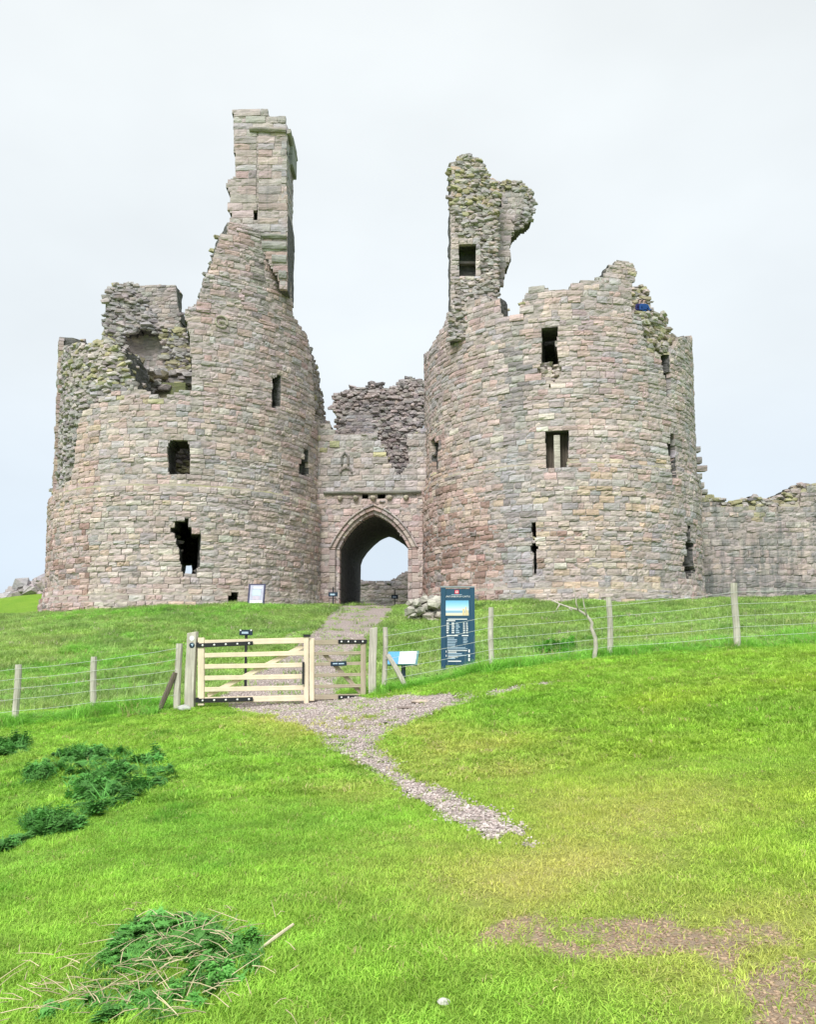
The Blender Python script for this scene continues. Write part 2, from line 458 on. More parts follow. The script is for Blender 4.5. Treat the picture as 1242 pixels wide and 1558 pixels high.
def gravel_mat(name, c1, c2, c3, sc1):
    m, t, b = new_mat(name)
    geo = N(t, 'ShaderNodeNewGeometry'); P = geo.outputs['Position']
    vo = N(t, 'ShaderNodeTexVoronoi'); vo.inputs['Scale'].default_value = sc1; t.links.new(P, vo.inputs['Vector'])
    n = tex_noise(t, P, 1.5, 5, 0.65)
    sp_ = N(t, 'ShaderNodeSeparateXYZ'); t.links.new(vo.outputs['Color'], sp_.inputs[0])
    c = mixc(t, sp_.outputs['X'], c1, c2); c = mixc(t, mrange(t, n, 0.35, 0.7, 0, 0.8), c, c3)
    c = scale_col(t, c, mrange(t, vo.outputs['Distance'], 0.0, 0.6, 1.15, 0.55))
    t.links.new(c, b.inputs['Base Color']); bump(t, b, mul(t, vo.outputs['Distance'], -1.0), 0.02)
    return m
M_GRAVEL = gravel_mat('gravel', (0.58, 0.49, 0.46), (0.42, 0.35, 0.325), (0.51, 0.43, 0.39), 40.0)
sheet('path', -6, 6, 5.0, 58, 0.06, 0, M_GRAVEL, 0.004, 'pale gravel path from the foreground through the gates up to the archway', 'path')

# ------------------------------------------------------------------ masonry engine
def stone_variants(n, nx=4, nzv=3, seed=3, rnd=0.013, jit=0.026, rough=0.010):
    r = np.random.default_rng(seed); out = []
    for _ in range(n):
        xs = np.linspace(-0.5, 0.5, nx + 1); zs = np.linspace(-0.5, 0.5, nzv + 1)
        V = []; ix = {}
        lowf = r.normal(0, rough, (3, 3))
        for i, x in enumerate(xs):
            for k, z in enumerate(zs):
                ex = i in (0, nx); ez = k in (0, nzv)
                dpt = (rnd * r.uniform(0.6, 1.6) if (ex or ez) else 0) + (rnd * r.uniform(0.3, 1.2) if ex and ez else 0)
                dpt += lowf[min(2, int((x + .5) * 3)), min(2, int((z + .5) * 3))] + r.normal(0, rough * 0.6)
                jx = r.normal(0, jit * 0.5) if not ex else -np.sign(x) * abs(r.normal(0, jit * 0.5))
                jz = r.normal(0, jit) if not ez else -np.sign(z) * abs(r.normal(0, jit * 1.2))
                ix[(i, k)] = len(V); V.append((x + jx, dpt, z + jz))
        ring = [(i, 0) for i in range(nx)] + [(nx, k) for k in range(nzv)] + [(i, nzv) for i in range(nx, 0, -1)] + [(0, k) for k in range(nzv, 0, -1)]
        b0 = len(V)
        for q in ring:
            x, y, z = V[ix[q]]; V.append((x * 0.97, 0.26, z * 0.97))
        Fc = []
        for i in range(nx):
            for k in range(nzv):
                Fc.append((ix[(i, k)], ix[(i + 1, k)], ix[(i + 1, k + 1)], ix[(i, k + 1)]))
        L = len(ring)
        for a in range(L):
            b_ = (a + 1) % L
            Fc.append((ix[ring[b_]], ix[ring[a]], b0 + a, b0 + b_))
        out.append((np.array(V), Fc))
    return out
SV = stone_variants(28)
SV_ME = []
for V, Fc in SV:
    me = mesh_from('stone', V, Fc, False, None, [M_STONE_O]); SV_ME.append(me)
def chunk_variants(n, seed=5):
    out = []
    r = np.random.default_rng(seed)
    for _ in range(n):
        bm = bmesh.new(); bmesh.ops.create_icosphere(bm, subdivisions=1, radius=0.5)
        V = np.array([v.co[:] for v in bm.verts]); Fc = [tuple(v.index for v in f.verts) for f in bm.faces]
        bm.verts.index_update(); Fc = [tuple(v.index for v in f.verts) for f in bm.faces]
        bm.free()
        V = np.sign(V) * np.abs(V) ** 0.55 * .85
        V = V * r.uniform(0.8, 1.2, (len(V), 3)) + r.normal(0, 0.05, V.shape)
        out.append((V, Fc))
    return out
CV = chunk_variants(14)

PAL = {'beige': (.47, .388, .355), 'pink': (.495, .357, .335), 'blue': (.385, .366, .385), 'cream': (.55, .47, .425), 'ochre': (.53, .405, .315),
       'brown': (.27, .165, .14), 'dark': (.23, .205, .215), 'green': (.36, .342, .325), 'grey': (.425, .375, .365), 'mauve': (.445, .356, .36), 'moss': (.37, .345, .215)}
def pick(weights, r):
    ks = list(weights); p = np.array([weights[k] for k in ks], float); p /= p.sum()
    c = np.array(PAL[ks[r.choice(len(ks), p=p)]]) * 1.13
    if 'moss' not in weights: c = .68 * c + .32 * sum(np.array(PAL[k]) * q for k, q in zip(ks, p))
    return np.clip(c * r.normal(1.0, 0.10) * (1 + r.normal(0, 0.02, 3)), 0.05, 0.62)

class Path2:
    def __init__(self, pts):
        self.p = np.asarray(pts, float); d = np.linalg.norm(np.diff(self.p, axis=0), axis=1)
        self.s = np.r_[0, np.cumsum(d)]; self.L = self.s[-1]
        t = np.gradient(self.p, self.s, axis=0); t /= np.linalg.norm(t, axis=1)[:, None]
        self.n = np.stack([t[:, 1], -t[:, 0]], 1)
    def at(self, s):
        x = np.interp(s, self.s, self.p[:, 0]); y = np.interp(s, self.s, self.p[:, 1])
        a = np.interp(s, self.s, self.n[:, 0]); b = np.interp(s, self.s, self.n[:, 1])
        L = np.hypot(a, b); return x, y, a / L, b / L
def surf(path, s, z, off):
    x, y, a, b = path.at(s); return np.stack([x + a * off, y + b * off, z], -1)

def core(path, z0, z1, maskfn, offz, thick, ds=0.13, dz=0.13, recess=0.036, rub_recess=0.3, mat=None, name='rubble_core', parent=None, s0=0, s1=None, K=5, amp=0.05):
    s1 = path.L if s1 is None else s1
    S = np.linspace(s0, s1, max(2, int((s1 - s0) / ds)) + 1); Z = np.linspace(z0, z1, max(2, int((z1 - z0) / dz)) + 1)
    sc_ = (S[1:] + S[:-1]) / 2; zc = (Z[1:] + Z[:-1]) / 2
    SS, ZZ = np.meshgrid(sc_, zc, indexing='ij')
    Mc, Mf = maskfn(SS, ZZ)
    Mf = Mf & Mc
    # vertex recess: rubble cells sit deeper
    rub = (Mc & ~Mf).astype(float); face = Mf.astype(float)
    ns, nzz = Mc.shape
    rv = np.zeros((ns + 1, nzz + 1)); fv = np.zeros_like(rv)
    for a in (0, 1):
        for b in (0, 1):
            rv[a:ns + a, b:nzz + b] += rub; fv[a:ns + a, b:nzz + b] += face
    deep = rv / np.maximum(rv + fv, 1)
    VS, VZ = np.meshgrid(S, Z, indexing='ij')
    base = offz(VZ)
    layers = []
    for k in range(K):
        f = k / (K - 1)
        o = base - recess - deep * rub_recess * (1 - f) - f * (thick(VZ) if callable(thick) else thick)
        P = surf(path, VS, VZ, o)
        amp_k = amp * (.45 + .55 * (deep if k == 0 else 1.0))
        for ax in range(3):
            P[..., ax] += amp_k * vnoise(P * 2.6 + 17.1 * ax, 30 + ax) + 0.6 * amp_k * vnoise(P * 6.5 + 5.1 * ax, 40 + ax)
        P[..., 1] += deep * 0.10 * vnoise(P * 3.7, 50)
        layers.append(P.reshape(-1, 3))
    V = np.concatenate(layers); n1 = (ns + 1) * (nzz + 1)
    id_ = np.arange(n1).reshape(ns + 1, nzz + 1)
    Q = []; MI = []
    c = np.stack([id_[:-1, :-1], id_[1:, :-1], id_[1:, 1:], id_[:-1, 1:]], -1)
    Q.append(c[Mc]); MI.append(np.zeros(len(Q[-1]), int)); Q.append(c[Mc][:, ::-1] + (K - 1) * n1); MI.append(np.ones(len(Q[-1]), int))
    Mp = np.pad(Mc, 1)
    # boundaries across s
    for i_off, flip in ((0, False), (1, True)):
        # left edges (i) where Mc[i] and not Mc[i-1]; right edges where not Mc[i+1]
        nb = Mp[:-2, 1:-1] if i_off == 0 else Mp[2:, 1:-1]
        I, J = np.where(Mc & ~nb)
        a = id_[I + i_off, J]; b = id_[I + i_off, J + 1]
        for k in range(K - 1):
            q = np.stack([a + k * n1, b + k * n1, b + (k + 1) * n1, a + (k + 1) * n1], -1)
            Q.append(q if not flip else q[:, ::-1]); MI.append(np.full(len(q), 1))
        nb = Mp[1:-1, :-2] if i_off == 0 else Mp[1:-1, 2:]
        I, J = np.where(Mc & ~nb)
        a = id_[I, J + i_off]; b = id_[I + 1, J + i_off]
        for k in range(K - 1):
            q = np.stack([a + k * n1, a + (k + 1) * n1, b + (k + 1) * n1, b + k * n1], -1)
            Q.append(q if not flip else q[:, ::-1]); MI.append(np.full(len(q), 1 - i_off))
    Q = np.concatenate(Q); used, inv = np.unique(Q, return_inverse=True)
    me = mesh_from(name, V[used], inv.reshape(-1, 4), False, None, [mat or M_CORE, M_SHADECORE])  # inner, side and underside faces get the colour with painted shade
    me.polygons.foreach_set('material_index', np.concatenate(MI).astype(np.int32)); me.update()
    o = link(name, me, parent)
    # rubble samples and ragged top samples
    I, J = np.where(Mc & ~Mf); rubc = (sc_[I], zc[J])
    I, J = np.where(Mc & ~Mp[1:-1, 2:]); topc = (sc_[I], Z[J + 1])
    return o, rubc, topc

class Pile:                                   # collects stones of one thing
    def __init__(self): self.items = []
def lay_stones(pile, path, z0, z1, maskfn, offz, colfn, r, hmin=0.17, hmax=0.325, wmin=0.26, wmax=0.82, s0=0, s1=None, prot=0.018, depth=1.0, gap=0.008):
    s1 = path.L if s1 is None else s1
    fs = np.arange(s0, s1, 0.035); z = z0
    while z < z1:
        h = r.uniform(hmin, hmax)
        if z + h > z1 + 0.1: break
        zz = np.stack([np.full_like(fs, z + h * q) for q in (0.25, 0.55, 0.85)])
        Mf = maskfn(np.tile(fs, (3, 1)), zz)[1]
        ok = Mf.sum(0) >= 2
        d = np.diff(np.r_[0, ok.astype(int), 0]); st = np.where(d == 1)[0]; en = np.where(d == -1)[0]
        for a, b in zip(st, en):
            sa, sb = fs[a], fs[b - 1] + 0.035
            sa -= r.uniform(-.01, 0.025); sb += r.uniform(-.01, 0.025)
            s = sa
            while sb - s > 0.10:
                wd = r.uniform(wmin, wmax) * (1.25 if h > 0.36 else 0.9)
                if sb - s - wd < 0.25: wd = sb - s if sb - s < wmax * 1.4 else (sb - s) / 2
                h2 = h
                zb = z
                pile.items.append(make_stone(path, s + wd / 2, zb + h2 / 2, wd - gap, h2 - gap * 0.6, offz, colfn, r, prot))
                s += wd
        z += h
def make_stone(path, s, z, wd, h, offz, colfn, r, prot):
    x, y, a, b = path.at(s)
    off = float(offz(np.array(z))) + r.normal(0, prot) - (0.05 if r.random() < 0.05 else 0)
    P = np.array([x + a * off, y + b * off, z + r.normal(0, 0.006)])
    u, v = proj(P)
    ang = math.atan2(-a, b) + math.pi if False else math.atan2(a, -b)      # normal (a,b) = (sin, -cos)
    face = ((CAM - P)[:2] @ np.array([a, b])) / np.linalg.norm((CAM - P)[:2])
    area = wd * h / ((P - CAM) @ FW) ** 2 * max(face, 0)
    return dict(P=P, ang=ang, w=wd, h=h, col=colfn(float(u), float(v), r), area=area, var=int(r.integers(len(SV))), tilt=r.normal(0, 0.012), yaw=r.normal(0, 0.012), dep=1.0)
def build_stones(pile, parent, limit=300, joined='masonry', mats=None):
    it = sorted(pile.items, key=lambda q: -q['area'])
    big = [q for q in it[:limit] if q['area'] > 3.2e-5]
    rest = it[len(big):]
    inv = parent_inv(parent)
    for q in big:
        o = bpy.data.objects.new('stone', SV_ME[q['var']]); COL.objects.link(o)
        o.location = q['P']; o.rotation_euler = (0, q['tilt'], q['ang'] + q['yaw']); o.scale = (q['w'], q['dep'], q['h'])
        o.color = (*q['col'], 1); o.parent = parent; o.matrix_parent_inverse = inv
        if mats: o.material_slots[0].link = 'OBJECT'; o.material_slots[0].material = mats[0]
    if rest:
        mb = MB()
        for q in rest:
            V, Fc = SV[q['var']]
            M = np.array(Euler((0, q['tilt'], q['ang'] + q['yaw'])).to_matrix())
            mb.add((V * np.array([q['w'], q['dep'], q['h']])) @ M.T + q['P'], Fc, q['col'])
        o = mb.build(joined, mats[1] if mats else M_STONE_A, parent); o['kind'] = 'stuff'
def rubble(mb, path, cells, offz, colfn, r, dens=0.5, size=(0.18, 0.45), sink=0.32, up=False, depth_rng=None):
    S, Zc = cells
    keep = r.random(len(S)) < min(.95, dens * 1.35)
    for s, z in zip(S[keep], Zc[keep]):
        s = s + r.uniform(-.08, .08); x, y, a, b = path.at(s)
        off = float(offz(np.array(z))) - sink - .02 + r.normal(0, 0.045)
        if depth_rng is not None: off = float(offz(np.array(z))) - r.uniform(*depth_rng)
        P = np.array([x + a * off, y + b * off, z + r.uniform(-.07, .07) - (0.06 if up else 0)])
        u, v = proj(P)
        V, Fc = CV[int(r.integers(len(CV)))]
        sz = .8 * r.uniform(*size) * np.array([r.uniform(0.8, 1.9), r.uniform(0.7, 1.1), r.uniform(0.45, 0.85)])
        M = np.array(Euler((r.normal(0, .14), r.normal(0, .14), r.uniform(-.4, .4) + math.atan2(a, -b))).to_matrix())
        mb.add((V * sz) @ M.T + P, Fc, colfn(float(u), float(v), r))

def azim(u, v):
    d = ray(u, v); return math.atan2(d[0], d[1])
def fit_drum(l, r_, R):
    a, b = azim(*l), azim(*r_); mid = (a + b) / 2; d = R / math.sin((b - a) / 2)
    return d * math.sin(mid), d * math.cos(mid)
R_T = 6.8
LCX, LCY = fit_drum((86, 600), (490, 680), R_T)
RCX, RCY = fit_drum((648, 560), (1058, 650), R_T)
print('drums', LCX, LCY, RCX, RCY)
def drum_path(cx_, cy_, R, back):
    a = np.radians(np.linspace(-92, 92, 93))
    arc = np.stack([cx_ + R * np.sin(a), cy_ - R * np.cos(a)], 1)
    l0 = [[arc[0, 0], cy_ + y] for y in np.linspace(back, 0.9, 6)]
    l1 = [[arc[-1, 0], cy_ + y] for y in np.linspace(0.9, back, 6)]
    return Path2(np.concatenate([l0, arc, l1]))
def facing(path, S, Z):
    x, y, a, b = path.at(S); dx, dy = CAM[0] - x, CAM[1] - y
    return (a * dx + b * dy) / np.hypot(dx, dy)
def zpx(u, v, Y): return float(px(u, v, Y)[2])

# ------------------------------------------------------------------ left drum tower
LT = empty('castle_tower', (LCX, LCY, Zg(LCX, LCY)))
tag(LT, 'ruined round stone tower left of the archway, rising to a tall square turret', 'tower', 'gatehouse towers')
L_FACE = [(40, 960), (60, 760), (100, 735), (108, 728), (112, 705), (116, 660), (121, 632), (139, 616), (158, 603), (200, 588), (245, 605), (265, 600), (275, 594), (291, 592),
          (291, 542), (287, 500), (283, 485), (280, 475), (290, 466), (300, 462), (306, 442), (310, 426), (321, 404), (328, 383), (335, 358), (347, 356), (347, 340), (440, 340),
          (443, 437), (446, 480), (459, 499), (468, 512), (474, 545), (477, 580), (480, 640), (600, 655), (600, 960)]
L_CORE_EXTRA = [(40, 960), (60, 735), (70, 531), (86, 531), (108, 521), (130, 520), (158, 515), (185, 538), (195, 575), (200, 588), (200, 740)]
L_CORE_EXTRA2 = [(440, 470), (459, 499), (472, 515), (483, 540), (489, 557), (493.5, 586), (497, 612), (500, 641), (540, 650), (540, 700), (440, 700)]
L_OPEN = [[(253, 675), (263, 668), (285, 667), (289, 678), (289, 723), (255, 723)],
          [(265, 790), (285, 789), (286, 784), (289, 784), (289, 804), (294, 810), (305, 811), (304.6, 833), (307, 838), (303, 858), (299, 874), (277.5, 875), (273, 856), (271, 838), (264, 815), (256, 803), (265, 802)],
          [(414, 572), (428, 572), (427.5, 607), (427, 620), (414, 620)],
          [(463, 679), (470, 679), (470.5, 700), (472, 723), (456, 723), (456, 710), (459, 699), (463, 698)],
          [(347, 903), (362.6, 899), (363, 917), (348, 917)]]
LPATH = drum_path(LCX, LCY, R_T, 5.0)
LZ_OFF = 8.5
def L_off(z): return 0.20 * (1 - sstep(LZ_OFF - 0.25, LZ_OFF + 0.02, z)) + 0.28 * (1 - sstep(3.0, 4.0, z))
def flank_mask(path, S, Z, cx_, lz, rz):
    x, y, a, b = path.at(S)
    return np.where(a < 0, Z < lz(y), Z < rz(y))
def L_mask(S, Z):
    P = surf(LPATH, S, Z, L_off(Z)); u, v = proj(P); fc = facing(LPATH, S, Z)
    face = inpoly(u, v, L_FACE); cor = face | inpoly(u, v, L_CORE_EXTRA) | inpoly(u, v, L_CORE_EXTRA2)
    fl = flank_mask(LPATH, S, Z, LCX, lambda y: 16.6 - np.maximum(y - 43.5, 0) * 1.6 + 0.4 * noise2(S, Z, 1.3, 60), lambda y: 11.0 + 0 * y + 0.4 * noise2(S, Z, 1.3, 61))
    f = fc > 0.02
    op = np.zeros(S.shape, bool)
    for q in L_OPEN: op |= inpoly(u, v, q)
    cor = np.where(f, cor & ~op, fl); face = np.where(f, face & ~op, fl & (fc > -0.45))
    return cor, face & cor
def L_col(u, v, r):
    if v > 760:
        wgt = dict(beige=4, cream=3.2, pink=1.6, blue=1.4, grey=2, ochre=.4)
    elif v > 620: wgt = dict(beige=3, cream=2, pink=2, blue=2.2, grey=2, mauve=1)
    else: wgt = dict(mauve=3, pink=2, grey=3, beige=1.5, blue=1.8)
    if u < 135 and v > 800: wgt = dict(pink=3, brown=1.6, mauve=2, dark=.6, beige=1)
    elif u < 150 and 640 < v <= 800: wgt = dict(pink=3, beige=3, ochre=1.5, mauve=1.5)
    if u > 300 and v > 700 and u < 420 and v < 780: wgt = dict(blue=3, cream=2, beige=2, grey=2)
    if 385 < u < 405 and v < 480: wgt = dict(green=2, dark=1, grey=2)
    c = pick(wgt, r)
    if v < 615 and u < 290 and r.random() < .35: c = pick(dict(green=2, moss=1), r)
    return c
r_ = np.random.default_rng(21)
_, rub, top = core(LPATH, 2.2, 21.0, L_mask, L_off, lambda z: 2.1 - 1.0 * sstep(14.0, 17.5, z), parent=LT)
pile = Pile(); lay_stones(pile, LPATH, 2.3, 21.0, L_mask, L_off, L_col, r_)
build_stones(pile, LT)
def rub_col(u, v, r):
    return pick(dict(blue=2, dark=1.6, grey=3, green=1.5), r) * 0.95
def moss_col(u, v, r):
    return pick(dict(moss=2.4, green=2.4, grey=2, dark=.4), r)
def L_rub(u, v, r):
    if u < 200 and v < 590 and r.random() < 0.22 + 0.6 * (u > 110): return moss_col(u, v, r)
    if u > 470 and r.random() < .4: return pick(dict(green=2, moss=1, grey=2), r) * .85
    return rub_col(u, v, r)
mb = MB(); rubble(mb, LPATH, rub, L_off, L_rub, r_, 0.42)
rubble(mb, LPATH, top, L_off, moss_col, r_, 0.8, (0.16, 0.4), up=True, depth_rng=(0.3, 2.0))
o = mb.build('broken_wall_core', M_STONE_A, LT); o['kind'] = 'stuff'; o['label'] = 'broken rubble core with moss where the facing has fallen'

# turret on the left tower
TZ0 = zpx(400, 362, 36.95)
TPATH = Path2([px(340, 300, 36.95)[:2], px(400, 300, 36.95)[:2], px(446, 300, 36.95)[:2]])
T_Y = 37.8
T_POLY = [(335, 358), (347, 356), (348, 345), (352, 326), (345, 312), (351, 302), (348, 288), (340, 281), (351, 272), (359, 265), (357, 242), (356, 205), (354, 167), (362, 165), (406, 169),
          (409, 178), (433, 181), (434.5, 195), (436, 300), (437, 440), (425, 440), (424, 424), (414, 408), (405, 392), (398, 376), (390, 366), (352, 372), (335, 372)]
T_OPEN = [[(385, 319), (392, 319), (392, 336), (385, 336)]]
TPATH = Path2([[px(330, 250, T_Y)[0], T_Y], [px(400, 250, T_Y)[0], T_Y], [px(460, 250, T_Y)[0], T_Y]])
zero = lambda z: 0.0 * np.asarray(z)
def T_mask(S, Z):
    P = surf(TPATH, S, Z, 0 * Z); u, v = proj(P)
    m = inpoly(u, v, T_POLY)
    op = inpoly(u, v, T_OPEN[0]); groove = (np.abs(u - 391) < 1.6) & (v > 200) & (v < 319)
    return m & ~op, m & ~op & ~groove
TUR, rub, top = core(TPATH, zpx(400, 442, T_Y), zpx(400, 160, T_Y), T_mask, zero, 2.35, parent=LT, name='turret', ds=0.11, dz=0.11, rub_recess=0.05, amp=0.03)
def T_col(u, v, r):
    c = pick(dict(mauve=2.4, grey=3, beige=2, blue=2.6, pink=1.2), r) * 0.93
    if v < 200: c = pick(dict(green=3, grey=2, blue=2), r)
    if abs(u - 391) < 9: c = pick(dict(green=2, grey=2, dark=.7), r)
    return c
pile = Pile(); lay_stones(pile, TPATH, zpx(400, 440, T_Y), zpx(400, 160, T_Y), T_mask, zero, T_col, r_, hmin=0.3, hmax=0.44, wmin=0.45, wmax=1.15, prot=0.012)
XR = px(436, 300, T_Y)[0]
SP = Path2([[XR, T_Y], [XR, T_Y + 1.2], [XR, T_Y + 2.35]])
def TS_mask(S, Z):
    return np.ones(S.shape, bool), Z > zpx(436, 436, T_Y) + 0 * S
lay_stones(pile, SP, zpx(436, 436, T_Y), zpx(436, 184, T_Y), TS_mask, zero, lambda u, v, r: pick(dict(blue=3, grey=3, dark=.6), r) * .9, r_, prot=0.01, hmin=.3, hmax=.44)
build_stones(pile, TUR, 170)
# mouldings, corbels, parapet of the turret
def bar(parent, name, p0, p1, d, h, mat=M_STONE_O, col=(.3, .29, .27), rnd=0.3):
    p0, p1 = np.asarray(p0), np.asarray(p1); mb = MB()
    prof = [(0, -h / 2), (d * .55, -h / 2), (d * .95, -h * .15), (d, h * .2), (d * .8, h / 2), (0, h / 2)]
    t = (p1 - p0) / np.linalg.norm(p1 - p0); n = np.array([t[1], -t[0], 0])
    V = []; m = 7
    for i in range(m):
        q = p0 + (p1 - p0) * i / (m - 1)
        for a, b in prof: V.append(q + n * (a + random.uniform(-.012, .012)) + np.array([0, 0, b + random.uniform(-.012, .012)]))
    k = len(prof); Fc = [(i * k + j, (i + 1) * k + j, (i + 1) * k + (j + 1) % k, i * k + (j + 1) % k) for i in range(m - 1) for j in range(k)]
    Fc += [tuple(range(k)), tuple((m - 1) * k + j for j in range(k))[::-1]]
    mb.add(V, Fc); o = mb.build(name, mat, parent); o.color = (*col, 1); return o
bar(TUR, 'cornice', px(380, 198, T_Y), px(435.5, 200, T_Y), 0.16, 0.2)
pr = px(436, 202, T_Y); bar(TUR, 'cornice', (XR, T_Y - .1, pr[2]), (XR, T_Y + 2.35, pr[2]), 0.2, 0.22)
bar(TUR, 'string_course', px(391, 360, T_Y), px(436.5, 361, T_Y), 0.14, 0.2)
for (u0, vv_, d) in [(399, 374, .15), (414, 394, .13), (424, 418, .12)]:
    bar(TUR, 'corbel', px(u0, vv_, T_Y), px(436.2, vv_ + 1, T_Y), d, 0.34, col=(.33, .32, .31))
mbp = MB()
zt, zb = zpx(440, 212, T_Y + 1.2), zpx(440, 256, T_Y + 1.2)
mbp.box((XR + .03, T_Y + 1.6, (zt + zb) / 2), (.26, 1.4, zt - zb)); o = mbp.build('parapet_block', M_STONE_O, TUR); o.color = (.3, .31, .3, 1); bevel_obj(o, .05, 2)
# carved roundel
mb = MB(); rp = px(340, 485, 36.3); a_ = math.atan2(rp[0] - LCX, -(rp[1] - LCY))
ctr = np.array([LCX + (R_T + .02) * math.sin(a_), LCY - (R_T + .02) * math.cos(a_), rp[2]])
tg = np.array([math.cos(a_), math.sin(a_), 0])
ring = [ctr + .27 * (math.cos(q) * tg + math.sin(q) * np.array([0, 0, 1])) for q in np.linspace(0, 2 * math.pi, 17)]
mb.tube(ring, .055, 6); mb.tube([ctr - tg * .12, ctr + tg * .12], .06, 6)
o = mb.build('carved_roundel', M_STONE_O, LT); o.color = (.45, .41, .34, 1)

# floor over the lower chamber of the left tower
def disc(parent, name, cx_, cy_, rad, z, th, mat, back=4.5):
    mb = MB(); n = 40; pts = []
    for k in range(n + 1):
        q = math.radians(-90 + 180 * k / n); pts.append((cx_ + rad * math.sin(q), cy_ - rad * math.cos(q)))
    pts += [(cx_ + rad, cy_ + back), (cx_ - rad, cy_ + back)]
    V = [(x, y, z) for x, y in pts] + [(x, y, z - th) for x, y in pts]; m = len(pts)
    mb.add(V, [tuple(range(m)), tuple(range(2 * m - 1, m - 1, -1))] + [(i, i + m, (i + 1) % m + m, (i + 1) % m) for i in range(m)])
    return mb.build(name, mat, parent)
disc(LT, 'vaulted_floor', LCX, LCY, R_T - 1.9, 8.6, 0.7, M_SHADECORE)

# inner wall at the back of the left tower, seen over the broken front
LB_Y = LCY + 3.6
LBP = Path2([[px(70, 600, LB_Y)[0], LB_Y], [px(200, 600, LB_Y)[0], LB_Y], [px(520, 600, LB_Y)[0], LB_Y]])
LB_POLY = [(60, 960), (95, 600), (120, 540), (150, 520), (156, 514), (157, 470), (158, 453), (164, 435), (182, 429), (213, 434), (240, 432), (266, 433), (269, 464), (276, 482), (272, 487), (274, 503), (287, 514),
           (292, 542), (296, 592), (300, 640), (440, 660), (520, 700), (520, 960)]
LB_ASH = [(206, 436), (266, 434), (269, 464), (274, 482), (272, 500), (252, 500), (236, 480), (222, 460)]
LB_NICHE = [(190, 570), (192, 512), (204, 503), (216, 500), (228, 502), (246, 512), (249, 570)]
LB_HOLE = [(274, 880), (274, 861), (279, 855), (287, 855), (292, 861), (292, 880)]
def LB_mask(S, Z):
    u, v = proj(surf(LBP, S, Z, 0 * Z)); m = inpoly(u, v, LB_POLY) & ~inpoly(u, v, LB_HOLE)
    return m & ~inpoly(u, v, LB_NICHE), m & inpoly(u, v, LB_ASH)
LB, rub, top = core(LBP, 2.6, 24.5, LB_mask, zero, 1.3, parent=LT, name='inner_wall', ds=.16, dz=.16, rub_recess=.12, mat=M_CORE)
def LB_col(u, v, r):
    t = r.random()
    if v > 560 or (u > 245 and v > 500) or u < 185 and v > 500: return pick(dict(moss=3, green=3, grey=1.5, dark=.7), r) * .9
    return pick(dict(blue=2.4, grey=2.4, green=1.6, dark=1.6), r) * .9
sel = rub[1] > 9.5
mb = MB(); rubble(mb, LBP, (rub[0][sel], rub[1][sel]), zero, LB_col, r_, 0.6, (.16, .5), sink=.08)
rubble(mb, LBP, top, zero, moss_col, r_, .8, (.16, .36), up=True, depth_rng=(0, 1.2))
o = mb.build('rubble_face', M_STONE_A, LB); o['kind'] = 'stuff'
pile = Pile(); lay_stones(pile, LBP, 8, 24, LB_mask, zero, lambda u, v, r: pick(dict(green=3, beige=1.5, grey=3), r) * .85, r_, prot=.01)
build_stones(pile, LB, 60)
# concave niche of the inner wall
nc0, nc1 = px(190, 570, LB_Y), px(249, 570, LB_Y); ncx = (nc0[0] + nc1[0]) / 2; nr = (nc1[0] - nc0[0]) / 2 + .1
ang = np.linspace(math.pi, 0, 17)
NP = Path2([[ncx + nr * math.cos(q), LB_Y + .02 + .75 * nr * math.sin(q)] for q in ang])
zn0, zn1 = zpx(220, 585, LB_Y), zpx(220, 500, LB_Y)
allm = lambda S, Z: (np.ones(S.shape, bool), np.ones(S.shape, bool))
NI, _, _ = core(NP, zn0 - .3, zn1 + .1, allm, zero, .3, parent=LT, name='niche', rub_recess=0)
pile = Pile(); lay_stones(pile, NP, zn0, zn1, allm, zero, lambda u, v, r: pick(dict(green=2, grey=3, beige=1), r) * .85, r_, prot=.006, hmin=.3, hmax=.36, wmin=.5, wmax=.9)
build_stones(pile, NI, 60)
mb = MB(); mb.box((ncx, LB_Y + .65, zn1 + .25), (2 * nr + .3, 1.3, .35)); o = mb.build('niche_hood', M_CORE, LT)
# mossy ledge of fallen core between front wall and inner wall
mb = MB()
for _ in range(230):
    u = r_.uniform(168, 292); v = r_.uniform(566, 608); Y = LB_Y - r_.uniform(0.1, 2.6)
    P = px(u, v, Y); V, Fc = CV[int(r_.integers(len(CV)))]
    mb.add(V * r_.uniform(.25, .6) * np.array([1.4, 1, .7]) + P, Fc, moss_col(u, v, r_) if r_.random() < .75 else rub_col(u, v, r_))
for _ in range(300):
    f_ = r_.random(); u = 166 + 60 * f_ + r_.normal(0, 9); Y = LCY - 3.2 + f_ * 5.5; v = r_.uniform(532 + 45 * f_, 606)
    P = px(u, v, Y); V, Fc = CV[int(r_.integers(len(CV)))]
    mb.add(V * r_.uniform(.3, .6) * np.array([1.5, 1, .7]) + P, Fc, moss_col(u, v, r_))
a0, a1 = px(150, 600, LB_Y), px(300, 600, LB_Y)
mb.box(((a0[0] + a1[0]) / 2, LB_Y - 1.2, a0[2] - .9), (a1[0] - a0[0], 2.6, 1.6), col=(.2, .22, .1))
o = mb.build('mossy_ledge', M_STONE_A, LT); o['kind'] = 'stuff'

